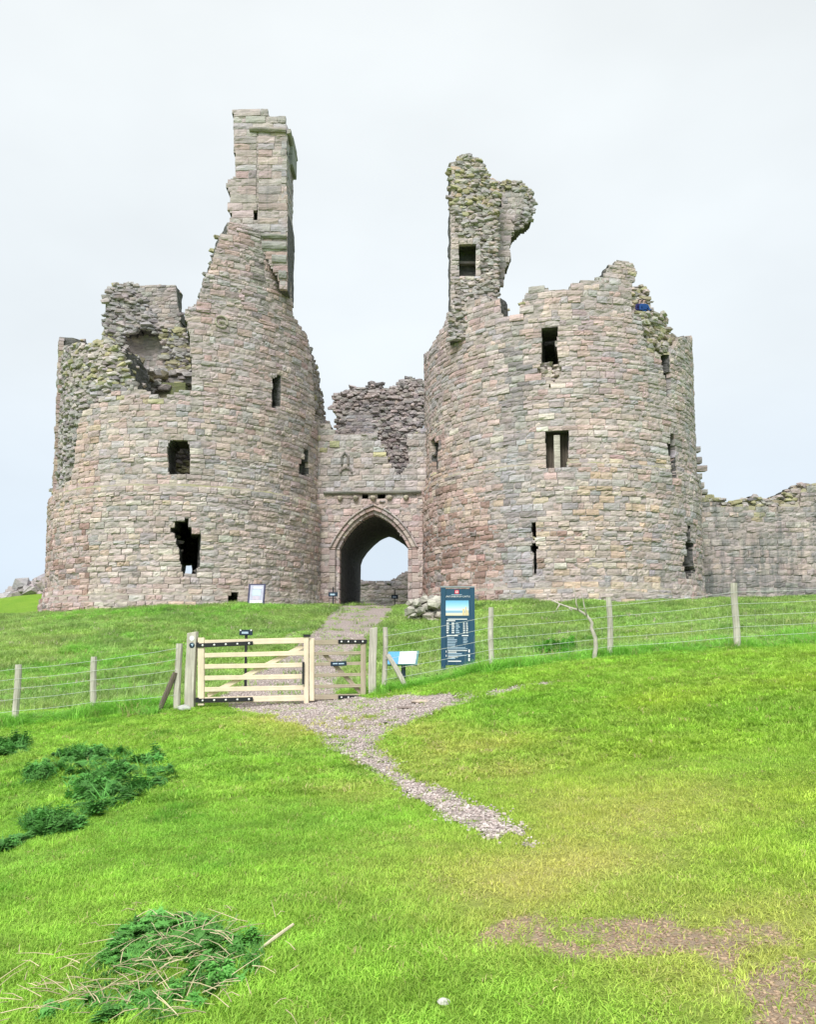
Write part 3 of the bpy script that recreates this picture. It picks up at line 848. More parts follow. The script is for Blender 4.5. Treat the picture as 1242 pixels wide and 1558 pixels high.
# ------------------------------------------------------------------ right drum tower
RT = empty('castle_tower', (RCX, RCY, Zg(RCX, RCY)))
tag(RT, 'broad round stone tower right of the archway with a broken chimney-like fragment on top', 'tower', 'gatehouse towers')
R_FACE = [(600, 960), (600, 662), (645, 655), (640, 545), (648, 540), (655, 530), (664, 512), (675, 495), (678, 482), (686, 470), (690, 455), (760, 455), (761, 478), (774, 481), (792, 475), (789, 464), (798, 453), (805, 439),
          (826, 438), (846, 441), (868, 437), (873, 430), (899, 427), (917, 424), (923, 413), (928, 404), (941, 397), (956, 398), (964, 404), (969, 415), (966, 425), (961, 436), (961.5, 480),
          (977, 485), (980, 513), (984, 530), (1002, 538), (1020, 535), (1024, 530), (1034, 514), (1080, 514), (1100, 960)]
R_EXTRA = [(955, 474), (966, 471), (985, 472), (996, 475), (1006, 475), (1021, 475), (1027, 509), (1040, 513), (1040, 545), (955, 545)]
R_OPEN = [[(824, 500), (849, 499), (847, 523), (849.5, 552), (823, 552), (824, 527)],
          [(829, 656), (865, 656), (866, 667), (864, 711), (831, 712), (829, 666)],
          [(654, 669), (666, 669), (667, 682), (665, 694), (667, 711), (664, 722), (657, 722), (656, 690)],
          [(808, 791), (815, 791), (815, 813), (814, 825), (819.5, 833), (816, 841), (815, 844), (815, 855.5), (817, 859), (815, 873.5), (811, 873.5), (811, 844), (806, 833), (810, 824), (809, 808)],
          [(1046, 798), (1053, 798), (1051, 818), (1057, 828), (1055, 852), (1060, 868), (1044.5, 884.5), (1044.5, 872), (1038, 855), (1046, 843), (1043, 828), (1046, 818)],
          [(1020, 655), (1027, 655), (1027, 675), (1029, 700), (1031, 728), (1021, 728), (1022, 702), (1015, 681), (1015, 673), (1020, 673)],
          [(1006, 539), (1020, 537), (1023, 602.5), (1015, 605), (1013, 576), (1008, 561)]]
R_RUB = [[(823, 552), (849, 553), (855.6, 562.6), (847, 575), (841, 586), (835, 588), (828, 577), (817, 565)]]
RPATH = drum_path(RCX, RCY, R_T, 5.0)
RZ_OFF = 9.25
def R_off(z): return 0.20 * (1 - sstep(RZ_OFF - 0.25, RZ_OFF + 0.02, z)) + 0.25 * (1 - sstep(3.2, 4.1, z))
def R_mask(S, Z):
    P = surf(RPATH, S, Z, R_off(Z)); u, v = proj(P); fc = facing(RPATH, S, Z)
    face = inpoly(u, v, R_FACE); cor = face | inpoly(u, v, R_EXTRA)
    fl = flank_mask(RPATH, S, Z, RCX, lambda y: 12.9 - np.maximum(y - RCY - 1, 0) * .4 + 0.4 * noise2(S, Z, 1.3, 62), lambda y: 16.4 - np.maximum(y - RCY - 1, 0) * 1.2 + 0.4 * noise2(S, Z, 1.3, 63))
    f = fc > 0.02
    op = np.zeros(S.shape, bool)
    for q in R_OPEN: op |= inpoly(u, v, q)
    rb = inpoly(u, v, R_RUB[0])
    cor = np.where(f, cor & ~op, fl); face = np.where(f, face & ~op & ~rb, fl & (fc > -0.45))
    return cor, face & cor
def R_col(u, v, r):
    if v > 740: wgt = dict(beige=3.6, cream=3.4, grey=2.4, blue=1.8, pink=.8, ochre=.8)
    elif v > 620: wgt = dict(beige=3.2, cream=2, pink=2, grey=2.4, blue=1.2, green=.7)
    else: wgt = dict(mauve=2.4, pink=1.8, beige=2.4, grey=2.6, blue=1.4)
    if u < 770 and v > 800: wgt = dict(brown=4, pink=2.4, beige=1.4, dark=.8)
    elif u < 740 and v > 740: wgt = dict(pink=3.5, beige=2, brown=1.2, ochre=1)
    elif u < 720 and v > 660: wgt = dict(beige=2, ochre=1.5, pink=2, dark=.6, grey=1)
    if 768 < u < 800 and 490 < v < 660: wgt = dict(green=3, dark=2.6, grey=1)
    elif 765 < u < 812 and v >= 660: wgt = dict(blue=4, dark=1.6, green=1, beige=.6)
    if u > 990: wgt = dict(grey=3, blue=1.6, beige=2, green=.7, pink=.6)
    if 820 < u < 880 and 790 < v < 870: wgt = dict(beige=2, cream=2, brown=1, ochre=1)
    if 870 < u < 1010 and v > 700 and r.random() < .12: wgt = dict(ochre=1)
    c = pick(wgt, r)
    if v < 455 and r.random() < .4: c = pick(dict(green=2, moss=.8, grey=1), r)
    return c
_, rub, top = core(RPATH, 2.4, 20.5, R_mask, R_off, lambda z: 2.1 - 1.3 * sstep(14.8, 16.2, z), parent=RT)
pile = Pile(); lay_stones(pile, RPATH, 2.5, 20.5, R_mask, R_off, R_col, r_)
build_stones(pile, RT)
mb = MB()
def R_rub(u, v, r):
    return pick(dict(moss=2, green=2.4, cream=1, grey=2, beige=1), r) * .9 if v < 545 else pick(dict(beige=2, cream=2, grey=1, dark=.6), r)
rubble(mb, RPATH, rub, R_off, R_rub, r_, .5, (.16, .4), sink=.25)
rubble(mb, RPATH, top, R_off, moss_col, r_, .6, (.14, .34), up=True, depth_rng=(.1, 2.0))
o = mb.build('broken_wall_core', M_STONE_A, RT); o['kind'] = 'stuff'
ROOF_Z = zpx(978, 474, 38.5)
RX0 = RCX
disc(RT, 'upper_floor', RCX, RCY, R_T - 1.9, 15.95, 0.8, M_SHADECORE)
disc(RT, 'vaulted_floor', RCX, RCY, R_T - 1.9, 8.7, 0.7, M_SHADECORE)
# rear wall closing the right tower and the ruined wall top behind the walkers
RB_Y = RCY + 4.2
RBP = Path2([[RCX - R_T + .2, RB_Y], [RCX, RB_Y], [RCX + R_T - .2, RB_Y]])
def RB_mask(S, Z):
    m = Z < 13.5 + .6 * noise2(S, Z * 0, 1.1, 64); return m, m & False
RB, rub, top = core(RBP, 2.6, 15, RB_mask, zero, 1.3, parent=RT, name='rear_wall', ds=.3, dz=.3, rub_recess=.1)
# mossy fragment standing behind the walkers
E_Y = 39.6
EP = Path2([[px(930, 450, E_Y)[0], E_Y], [px(975, 450, E_Y)[0], E_Y], [px(1010, 450, E_Y)[0], E_Y]])
E_POLY = [(945, 520), (950, 432), (962, 438), (968, 434), (980, 436), (986, 443), (990, 455), (993, 466), (997, 482), (997, 520)]
def E_mask(S, Z):
    u, v = proj(surf(EP, S, Z, 0 * Z)); m = inpoly(u, v, E_POLY); return m, m & False
EW, rub, top = core(EP, 15.9, zpx(975, 428, E_Y), E_mask, zero, 1.0, parent=RT, name='parapet_fragment', ds=.12, dz=.12, rub_recess=.05)
mb = MB(); rubble(mb, EP, rub, zero, lambda u, v, r: pick(dict(moss=1.6, green=3, beige=2, grey=1), r), r_, .6, (.12, .34), sink=.04)
rubble(mb, EP, top, zero, moss_col, r_, .9, (.12, .3), up=True, depth_rng=(0, .9))
o = mb.build('rubble_face', M_STONE_A, EW); o['kind'] = 'stuff'
# twin-light window: mullion, head and dark boarding set back in the reveal
wz0, wz1 = zpx(847, 712, 34.3), zpx(847, 656, 34.3)
wc = px(847, 684, 34.2); aw = math.atan2(wc[0] - RCX, RCY - wc[1]); nW = np.array([math.sin(aw), -math.cos(aw), 0]); tW = np.array([math.cos(aw), math.sin(aw), 0])
wp = np.array([RCX, RCY, 0]) + nW * R_T
u_c, _ = proj(np.array([wp[0], wp[1], (wz0 + wz1) / 2]))
rotW = Euler((0, 0, aw))
mb = MB(); pm_ = wp - nW * .22 + tW * .02; mb.box((pm_[0], pm_[1], (wz0 + wz1) / 2), (.27, .3, wz1 - wz0 + .1), rotW)
o = mb.build('mullion', M_STONE_O, RT); o.color = (.5, .46, .40, 1); bevel_obj(o, .03, 2)
pi_ = wp - nW * .75
nb_ = 9
IN = empty('window_boarding', (pi_[0], pi_[1], wz0)); IN.parent = RT; IN.matrix_parent_inverse = parent_inv(RT)
for k in range(nb_):
    mb = MB(); q = pi_ + tW * ((k - (nb_ - 1) / 2) * .145); mb.box((q[0], q[1], (wz0 + wz1) / 2), (.135, .08, wz1 - wz0 + .5), rotW)
    mb.build('board', M_DARKWOOD, IN)
# curtain wall toothing on the right flank
for k, (u, v, wd, h) in enumerate([(1064, 683, .5, .3), (1066, 700, .5, .34), (1070, 712, .75, .3), (1065, 724, .6, .3), (1066, 738, .7, .32), (1070, 748, .75, .26), (1067, 758, .7, .3)]):
    P = px(u - 6, v, 41.3); o = bpy.data.objects.new('stone', SV_ME[k]); COL.objects.link(o)
    o.location = P; o.scale = (wd * 1.2, 1.6, h); o.color = (*(pick(dict(green=2, grey=2, dark=1), r_)), 1); o.parent = RT; o.matrix_parent_inverse = parent_inv(RT)

# turret fragment (rubble chimney-like) on the right tower
C_Y = 37.2
CPATH = Path2([[px(660, 300, C_Y)[0], C_Y], [px(720, 300, C_Y)[0], C_Y], [px(800, 300, C_Y)[0], C_Y]])
C_POLY = [(687, 520), (687, 470), (686.5, 253), (691, 244), (704, 235), (718, 235), (729, 244), (740, 255), (743, 264), (750, 276), (757, 280), (758, 340), (757, 432), (759, 457), (762, 482), (762, 520)]
C_WIN = [(698, 368), (724, 370), (724, 420), (698, 421)]
def C_mask(S, Z):
    u, v = proj(surf(CPATH, S, Z, 0 * Z)); m = inpoly(u, v, C_POLY) & ~inpoly(u, v, C_WIN)
    edge = inpoly(u, v, [(687, 470), (687, 253), (692, 253), (692, 470)]) | (inpoly(u, v, [(692, 360), (731, 360), (731, 426), (692, 426)]))
    return m, m & edge
CH, rub, top = core(CPATH, zpx(720, 515, C_Y), zpx(720, 230, C_Y), C_mask, zero, 1.7, parent=RT, name='turret_fragment', ds=.11, dz=.11, rub_recess=.12)
def C_rub(u, v, r):
    if v < 330 and r.random() < .62: return pick(dict(moss=2.4, green=2.6, ochre=.5), r) * .92
    return pick(dict(grey=3, blue=2, green=1.6, beige=1.4, dark=1), r) * .93
mb = MB(); rubble(mb, CPATH, rub, zero, C_rub, r_, .62, (.13, .36), sink=.1)
rubble(mb, CPATH, top, zero, moss_col, r_, .9, (.14, .32), up=True, depth_rng=(0, 1.6))
o = mb.build('rubble_face', M_STONE_A, CH); o['kind'] = 'stuff'
pile = Pile(); lay_stones(pile, CPATH, zpx(720, 480, C_Y), zpx(720, 240, C_Y), C_mask, zero, lambda u, v, r: pick(dict(cream=1, beige=2, blue=1.5, grey=2), r), r_, prot=.01, wmin=.2, wmax=.5)
build_stones(pile, CH, 80)
mb = MB(); q0 = px(711, 395, C_Y + 1.0); mb.box((q0[0], C_Y + 1.15, q0[2]), (1.2, .3, 2.6)); mb.build('shade_backing', M_SHADECORE, CH)  # added dark panel: its colour stands for shade inside the opening
mb = MB(); q0 = px(711, 401, C_Y + .8); mb.box((q0[0], C_Y + .8, q0[2]), (1.0, .25, .12)); o = mb.build('window_transom', M_STONE_O, CH); o.color = (.25, .22, .22, 1)
# wing wall of the fragment
W_Y = 38.2
WPATH = Path2([[px(745, 300, W_Y)[0], W_Y], [px(780, 300, W_Y)[0], W_Y], [px(830, 300, W_Y)[0], W_Y]])
W_POLY = [(750, 275), (774, 275), (790, 275), (801, 284), (808, 293), (812, 311), (812, 329), (805, 336), (794, 341), (787, 350), (779, 359), (776, 372), (775, 383), (778, 387), (774, 401), (768, 408), (766, 431), (752, 432)]
W_ASH = [(752, 292), (800, 292), (800, 316), (786, 330), (780, 358), (777, 372), (779, 388), (768, 408), (766, 431), (752, 432)]
W_OPEN = [(757, 301), (764.5, 301), (764.5, 314), (757, 314)]
def W_mask(S, Z):
    u, v = proj(surf(WPATH, S, Z, 0 * Z)); m = inpoly(u, v, W_POLY) & ~inpoly(u, v, W_OPEN); return m, m & inpoly(u, v, W_ASH)
WG, rub, top = core(WPATH, zpx(780, 436, W_Y), zpx(780, 270, W_Y), W_mask, zero, 1.1, parent=RT, name='turret_wing', ds=.1, dz=.1, rub_recess=.06)
mb = MB(); rubble(mb, WPATH, rub, zero, lambda u, v, r: pick(dict(moss=2.4, green=2, grey=1), r) * .95 if v < 300 else rub_col(u, v, r), r_, .6, (.12, .34), sink=.06)
rubble(mb, WPATH, top, zero, moss_col, r_, .8, (.12, .3), up=True, depth_rng=(0, 1.0))
o = mb.build('rubble_face', M_STONE_A, WG); o['kind'] = 'stuff'
pile = Pile(); lay_stones(pile, WPATH, zpx(780, 434, W_Y), zpx(780, 280, W_Y), W_mask, zero, lambda u, v, r: pick(dict(green=2.2, grey=3, blue=1.6), r) * .95, r_, prot=.008, hmin=.22, hmax=.34, wmin=.25, wmax=.7)
build_stones(pile, WG, 80)

# ------------------------------------------------------------------ gate wall between the towers
lc, rc = np.array([LCX, LCY]), np.array([RCX, RCY])
tdir = (rc - lc) / np.linalg.norm(rc - lc); ndir = np.array([tdir[1], -tdir[0]])
GW0 = lc + tdir * (R_T - 0.9) + ndir * 0.6
GWL = np.linalg.norm(rc - lc) - 2 * R_T + 1.8
GPATH = Path2([GW0, GW0 + tdir * GWL / 2, GW0 + tdir * GWL])
gYm = (GPATH.p[1, 1])
# arch axis: the s whose pixel is u = 568
ss = np.linspace(0, GWL, 400); us, _ = proj(surf(GPATH, ss, np.full_like(ss, 6.0), np.zeros_like(ss)))
A_S = float(np.interp(568.5, us, ss)); s_l = float(np.interp(517, us, ss)); s_r = float(np.interp(621, us, ss))
AW = (s_r - s_l) / 2; ac = surf(GPATH, np.array(A_S), np.array(0.0), 0.0)
A_SP, A_AP, A_GR = zpx(568, 833, ac[1]), zpx(568, 782, ac[1]), Zg(ac[0], ac[1])
print('arch', AW, A_SP, A_AP, A_GR, ac)
GT = empty('gate_wall', (ac[0], ac[1], A_GR)); tag(GT, 'stone wall with pointed archway linking the two round towers', 'archway', kind='thing')
PROF = [(0, 1), (.15, .945), (.3, .865), (.45, .76), (.57, .65), (.7, .505), (.81, .355), (.91, .19), (1, 0)]
def arch_h(q): return np.interp(np.abs(q), [p[0] for p in PROF], [p[1] for p in PROF])
def in_arch(S, Z, grow):
    q = (S - A_S) / (AW + grow)
    return (np.abs(q) < 1) & (Z < A_SP + (A_AP - A_SP + grow * .95) * arch_h(q))
G_POLY = [(470, 960), (470, 640), (500, 645), (504, 652), (511, 660), (532, 661), (563, 659), (573, 663), (579, 675), (586, 686), (592, 704), (600, 716), (606, 724), (613, 718), (619, 712), (622, 700), (620, 664), (640, 655), (690, 650), (690, 960)]
G_SLOT = [[(550, 752), (560, 752), (560, 761), (550, 761)], [(574, 752), (586, 752), (586, 761), (574, 761)]]
def G_mask(S, Z):
    u, v = proj(surf(GPATH, S, Z, 0 * Z)); m = inpoly(u, v, G_POLY)
    c = m & ~in_arch(S, Z, 0.05)
    sl = np.zeros(S.shape, bool)
    for q in G_SLOT: sl |= inpoly(u, v, q)
    c = c & ~sl
    return c, m & ~in_arch(S, Z, .52) & ~sl
def G_col(u, v, r):
    if v < 692 and u < 590 and r.random() < .5: return pick(dict(moss=1, green=2), r)
    if v < 750: return pick(dict(grey=3, blue=2, green=1.4, beige=2, cream=.8), r)
    return pick(dict(pink=2.4, beige=3, mauve=1.6, cream=1, grey=1.4), r) * 1.0
_, rub, top = core(GPATH, 2.4, zpx(560, 640, ac[1]), G_mask, zero, 1.4, parent=GT, rub_recess=.12, ds=.11, dz=.11)
pile = Pile(); lay_stones(pile, GPATH, 2.5, zpx(560, 640, ac[1]), G_mask, zero, G_col, r_, hmin=.22, hmax=.36, wmin=.3, wmax=.75, prot=.015)
build_stones(pile, GT, 200)
mb = MB(); rubble(mb, GPATH, top, zero, moss_col, r_, .9, (.14, .34), up=True, depth_rng=(0, 1.3))
o = mb.build('broken_wall_core', M_STONE_A, GT); o['kind'] = 'stuff'
# voussoirs and jamb stones, hood mould
def prof_pts(grow, n=15, z0=None):
    pts = []
    for q in np.linspace(-1, 1, n):
        x = math.copysign(abs(q) ** .82, q)
        pts.append((A_S + x * (AW + grow), A_SP + (A_AP - A_SP + grow * .95) * float(arch_h(x))))
    return pts
def gpt(s, z, off): return surf(GPATH, np.array(s), np.array(z), off)
def ring_stones(g0, g1, off, n, name, back=.35, col=dict(beige=2, pink=2, cream=1.4, mauve=1)):
    a = prof_pts(g0, n); b = prof_pts(g1, n)
    for i in range(n - 1):
        c0, c1, c2, c3 = a[i], a[i + 1], b[i + 1], b[i]
        k = .985; V = []
        cs, cz = np.mean([c0[0], c1[0], c2[0], c3[0]]), np.mean([c0[1], c1[1], c2[1], c3[1]])
        oo = off + random.uniform(-.012, .012)
        for (s, z) in (c0, c1, c2, c3):
            V.append(gpt(cs + (s - cs) * k, cz + (z - cz) * k, oo))
        for (s, z) in (c0, c1, c2, c3): V.append(gpt(s, z, oo - back))
        me_ = MB(); me_.add(V, [(0, 1, 2, 3), (7, 6, 5, 4), (0, 4, 5, 1), (1, 5, 6, 2), (2, 6, 7, 3), (3, 7, 4, 0)])
        o = me_.build(name, M_STONE_O, GT); o.color = (*pick(col, r_), 1)
        bevel_obj(o, .025, 1)
    return
ring_stones(.0, .20, -.13, 19, 'voussoir', .6)
ring_stones(.21, .44, .02, 15, 'voussoir')
ring_stones(.44, .56, .11, 13, 'hood_mould', .35, dict(grey=2, beige=1, dark=.6))
zj = A_GR - .3; r2 = np.random.default_rng(5)
while zj < A_SP - .1:
    h = min(r2.uniform(.3, .5), A_SP - zj)
    for sgn in (-1, 1):
        for (g0, g1, off) in ((0, .20, -.13), (.21, .54 + r2.uniform(-.03, .1), .0)):
            s0_, s1_ = A_S + sgn * (AW + g0), A_S + sgn * (AW + g1)
            mb = MB(); o1 = off + r2.normal(0, .01)
            V = [gpt(s, z, o_) for o_ in (o1, o1 - .5) for (s, z) in ((min(s0_, s1_), zj + .008), (max(s0_, s1_), zj + .008), (max(s0_, s1_), zj + h - .008), (min(s0_, s1_), zj + h - .008))]
            mb.add(V, [(0, 1, 2, 3), (7, 6, 5, 4), (0, 4, 5, 1), (1, 5, 6, 2), (2, 6, 7, 3), (3, 7, 4, 0)])
            o = mb.build('jamb_stone', M_STONE_O, GT); o.color = (*pick(dict(beige=2, pink=2, mauve=1.5, grey=1), r_), 1); bevel_obj(o, .025, 1)
    zj += h
# string course and corbel heads above the arch
sa, sb = float(np.interp(492, us, ss)), float(np.interp(641, us, ss)); zs = zpx(565, 749.5, ac[1])
bar(GT, 'string_course', gpt(sa, zs, 0.0), gpt(sb, zs, 0.0), .17, .16, col=(.26, .25, .23))
for uc in (517, 541, 567.5, 593, 618):
    s = float(np.interp(uc, us, ss)); z = zpx(565, 757.5, ac[1])
    bm = bmesh.new(); bmesh.ops.create_icosphere(bm, subdivisions=2, radius=.16)
    for vtx in bm.verts:
        vtx.co.z *= 1.05
        if vtx.co.z < -.05: vtx.co.x *= .75
        if vtx.co.z > .1: vtx.co.z = .1 + (vtx.co.z - .1) * .3
        vtx.co += Vector([random.uniform(-.015, .015) for _ in range(3)])
    me = bpy.data.meshes.new('corbel_head'); bm.to_mesh(me); bm.free(); me.materials.append(M_STONE_O)
    o = link('corbel_head', me, GT); o.location = gpt(s, z, .04); o.color = (.42, .38, .3, 1)
for q in G_SLOT:
    pass
# small pointed niche and relieving arch above
for (uc, vc, wd, hh, nm) in ((524, 697, .34, .62, 'niche_surround'), (526, 714, .6, .34, 'relieving_arch')):
    s = float(np.interp(uc, us, ss)); z = zpx(565, vc, ac[1]); mb = MB()
    if nm == 'niche_surround': pts = [(-wd / 2, -hh / 2), (-wd / 2, hh * .15), (0, hh / 2), (wd / 2, hh * .15), (wd / 2, -hh / 2)]
    else: pts = [(-wd / 2, -hh / 2), (-wd * .4, 0), (0, hh * .3), (wd * .4, 0), (wd / 2, -hh / 2)]
    mb.tube([gpt(s + a, z + b, .05) for a, b in pts], .06, 5); o = mb.build(nm, M_STONE_O, GT); o.color = (.22, .21, .2, 1)
# passage vault
P_LEN = 8.2; pdir = -ndir
def tunnel():
    prof = [(-1, A_GR - 1.0)] + [(-1, A_GR + (A_SP - A_GR) * f) for f in (.0, .33, .66)]
    pr_ = []
    for f in (-.5, 0, .33, .66): pr_.append((-AW - .0, A_GR + (A_SP - A_GR) * f))
    for q in np.linspace(-1, 1, 25): pr_.append((q * AW, A_SP + (A_AP - A_SP) * float(arch_h(q))))
    for f in (.66, .33, 0, -.5): pr_.append((AW, A_GR + (A_SP - A_GR) * f))
    V = []; m = 24
    for i in range(m + 1):
        d = .25 + (P_LEN + 1.7) * i / m
        for (a, z) in pr_:
            p = GPATH.at(A_S + a * 1.04)
            V.append((p[0] + pdir[0] * d + random.uniform(-.02, .02), p[1] + pdir[1] * d, z + (.06 if z > A_SP else 0) + random.uniform(-.015, .015)))
    k = len(pr_); Fc = [(i * k + j, i * k + j + 1, (i + 1) * k + j + 1, (i + 1) * k + j) for i in range(m) for j in range(k - 1)]
    mb = MB(); mb.add(V, Fc); return mb.build('passage_vault', M_SHADECORE, GT)
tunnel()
# rear wall of the gate passage, dark rubble seen over the front wall
rb0 = GW0 - ndir * (P_LEN + .3)
RGP = Path2([rb0 - tdir * 1.5, rb0 + tdir * GWL / 2, rb0 + tdir * (GWL + 1.5)])
RG_POLY = [(480, 960), (480, 700), (512, 668), (511, 650), (510, 624), (504, 616), (513, 601), (529, 593), (545, 590), (560, 588), (565, 582), (581, 584), (586, 591), (601, 588), (611, 578), (624, 574), (645, 579), (652, 590), (650, 611), (644, 616), (642, 650), (700, 680), (700, 960)]
RG_ASH = [(526, 628), (566, 626), (570, 660), (526, 660)]
RG_OPEN = [(517, 631), (525, 631), (525, 642), (517, 642)]
sR = A_S + 1.5
def RG_mask(S, Z):
    u, v = proj(surf(RGP, S, Z, 0 * Z)); m = inpoly(u, v, RG_POLY)
    q = (S - sR) / (AW + .22)
    hole = (np.abs(q) < 1) & (Z < A_SP + .3 + (A_AP - A_SP) * arch_h(q))
    m = m & ~hole
    return m, m & inpoly(u, v, RG_ASH) & ~inpoly(u, v, RG_OPEN)
RG, rub, top = core(RGP, 2.6, zpx(600, 568, RGP.p[1, 1]), RG_mask, zero, 1.5, parent=GT, name='inner_gate_wall', ds=.07, dz=.07, rub_recess=.15)
def RG_rub(u, v, r): return pick(dict(dark=2, green=2, grey=3, beige=1), r) * .98
sel = rub[1] > 9.0
mb = MB(); rubble(mb, RGP, (rub[0][sel], rub[1][sel]), zero, RG_rub, r_, .16, (.16, .46), sink=.1)
rubble(mb, RGP, top, zero, lambda u, v, r: pick(dict(green=2, grey=2, dark=1.5), r) * .85, r_, .45, (.15, .4), up=True, depth_rng=(0, 1.4))
o = mb.build('rubble_face', M_STONE_A, RG); o['kind'] = 'stuff'
pile = Pile(); lay_stones(pile, RGP, 10, 18, RG_mask, zero, lambda u, v, r: pick(dict(blue=2, grey=2, dark=1), r) * .85, r_, prot=.01)
build_stones(pile, RG, 40)

# ------------------------------------------------------------------ curtain wall to the right
K_Y = 41.2
kx0, kx1 = RCX + R_T - 1.0, RCX + R_T + 30
KPATH = Path2([[kx0, K_Y], [(kx0 + kx1) / 2, K_Y - .1], [kx1, K_Y - .2]])
KW = empty('curtain_wall', ((kx0 + kx1) / 2, K_Y, 3.4)); tag(KW, 'streaked grey stone curtain wall running off to the right of the castle', 'wall', kind='thing')
K_POLY = [(1050, 960), (1050, 754), (1072, 753), (1100, 757), (1121, 765), (1137, 755), (1155, 754), (1168, 760), (1186, 754), (1207, 742), (1223, 735), (1242, 732), (1300, 738), (1400, 742), (1500, 760), (1700, 790), (3000, 790), (3000, 960)]
K_FACE = [(1050, 960), (1050, 754), (1072, 755), (1094, 769), (1130, 771), (1217, 768), (1220, 745), (1242, 740), (1300, 745), (1400, 750), (1500, 768), (1700, 800), (3000, 800), (3000, 960)]
def K_mask(S, Z):
    u, v = proj(surf(KPATH, S, Z, 0 * Z)); m = inpoly(u, v, K_POLY); return m, m & inpoly(u, v, K_FACE)
def K_col(u, v, r):
    c = pick(dict(grey=3.4, beige=2.4, mauve=1.6, cream=.7, blue=1, green=.8), r) * .9
    if v < 800 and u < 1180: c = pick(dict(green=3, grey=1.5, moss=.5, beige=1), r)
    for a in (1122, 1168, 1192): 
        if abs(u - a) < 11 and v > 775 and r.random() < .5: c = pick(dict(green=1.6, grey=1), r) * .85
    if v > 880: c = pick(dict(dark=.6, green=1.4, grey=2), r) * .9
    return c
_, rub, top = core(KPATH, 2.6, zpx(1242, 724, K_Y), K_mask, zero, 1.6, parent=KW, rub_recess=.35, ds=.16, dz=.16, s1=26)
pile = Pile(); lay_stones(pile, KPATH, 2.7, zpx(1242, 724, K_Y), K_mask, zero, K_col, r_, hmin=.22, hmax=.38, wmin=.28, wmax=.8, s1=26)
build_stones(pile, KW, 240, mats=(M_STREAK_O, M_STREAK_A))
mb = MB(); rubble(mb, KPATH, rub, zero, moss_col, r_, .6, (.16, .4), sink=.3)
rubble(mb, KPATH, top, zero, moss_col, r_, .9, (.16, .38), up=True, depth_rng=(0.1, 1.5))
o = mb.build('broken_wall_core', M_STONE_A, KW); o['kind'] = 'stuff'
# ruined wall seen through the archway
Q_Y = 60.0
QP = Path2([[px(500, 900, Q_Y)[0], Q_Y], [px(580, 900, Q_Y)[0], Q_Y + .2], [px(680, 900, Q_Y)[0], Q_Y + .4]])
QW = empty('ruined_wall', (px(580, 900, Q_Y)[0], Q_Y, 4.0)); tag(QW, 'low dark ruined wall seen through the archway', 'wall', kind='thing')
Q_POLY = [(490, 960), (490, 884), (545, 882), (556, 886), (575, 884), (590, 886), (604, 880), (608, 874), (620, 871), (640, 874), (690, 880), (690, 960)]
def Q_mask(S, Z):
    u, v = proj(surf(QP, S, Z, 0 * Z)); m = inpoly(u, v, Q_POLY); return m, m
_, rub, top = core(QP, 2.8, 7.5, Q_mask, zero, 1.2, parent=QW, ds=.2, dz=.2)
pile = Pile(); lay_stones(pile, QP, 3.0, 7.2, Q_mask, zero, lambda u, v, r: pick(dict(dark=2, grey=3, blue=2, green=1), r) * .8, r_, hmin=.25, hmax=.4)
build_stones(pile, QW, 120)
mb = MB(); rubble(mb, QP, top, zero, lambda u, v, r: pick(dict(green=1, dark=2, grey=2), r) * .8, r_, .9, (.2, .5), up=True, depth_rng=(0, 1.0))
o = mb.build('wall_top_rubble', M_STONE_A, QW); o['kind'] = 'stuff'

# rock outcrop on the slope behind the left tower
OC = MB(); r3 = np.random.default_rng(9)
for _ in range(170):
    u = r3.uniform(-60, 80); t_ = (u + 60) / 140
    vtop = 924 - 50 * max(0, t_ - .35) / .65 - (8 if 18 < u < 40 else 0)
    v = r3.uniform(vtop, 936 - 34 * t_)
    P = px(u, v, 61 + r3.uniform(-1, 1)); V, Fc = CV[int(r3.integers(len(CV)))]
    sz = r3.uniform(.5, 1.2) * np.array([1.3, 1, .75]); OC.add((V * sz) @ np.array(Euler((r3.normal(0, .3), r3.normal(0, .3), r3.uniform(0, 6))).to_matrix()).T + P, Fc, pick(dict(grey=3, blue=2, dark=1), r3) * .85)
o = OC.build('rock_outcrop', M_STONE_A); tag(o, 'grey rocky outcrop on the slope behind the left tower', 'rock')

# white rubble stub at the foot of the right tower
r4 = np.random.default_rng(14); WS = MB()
g0 = ground_pt(640, 946)
WST = empty('stone_stub', (g0[0], g0[1], g0[2])); tag(WST, 'low pale rubble stub of masonry at the right foot of the archway', 'stones')
for k in range(130):
    u = r4.uniform(624, 672); top_ = 914 + 3 * math.sin(u * .3) ; v = r4.uniform(top_, 946)
    P = px(u, v, g0[1] + r4.uniform(0, 1.3)); V, Fc = CV[int(r4.integers(len(CV)))]
    WS.add((V * r4.uniform(.14, .4) * np.array([1.2, 1, .8])) @ np.array(Euler((r4.normal(0, .3), r4.normal(0, .3), r4.uniform(0, 6))).to_matrix()).T + P, Fc, np.array((.52, .49, .43)) * r4.uniform(.7, 1.1))
o = WS.build('rubble', M_STONE_A, WST); o['kind'] = 'stuff'
mb = MB(); c = px(648, 932, g0[1] + 1.1); mb.box((c[0], c[1], c[2] - .35), (1.25, 1.2, 1.5)); mb.build('mortar_core', M_CORE, WST)

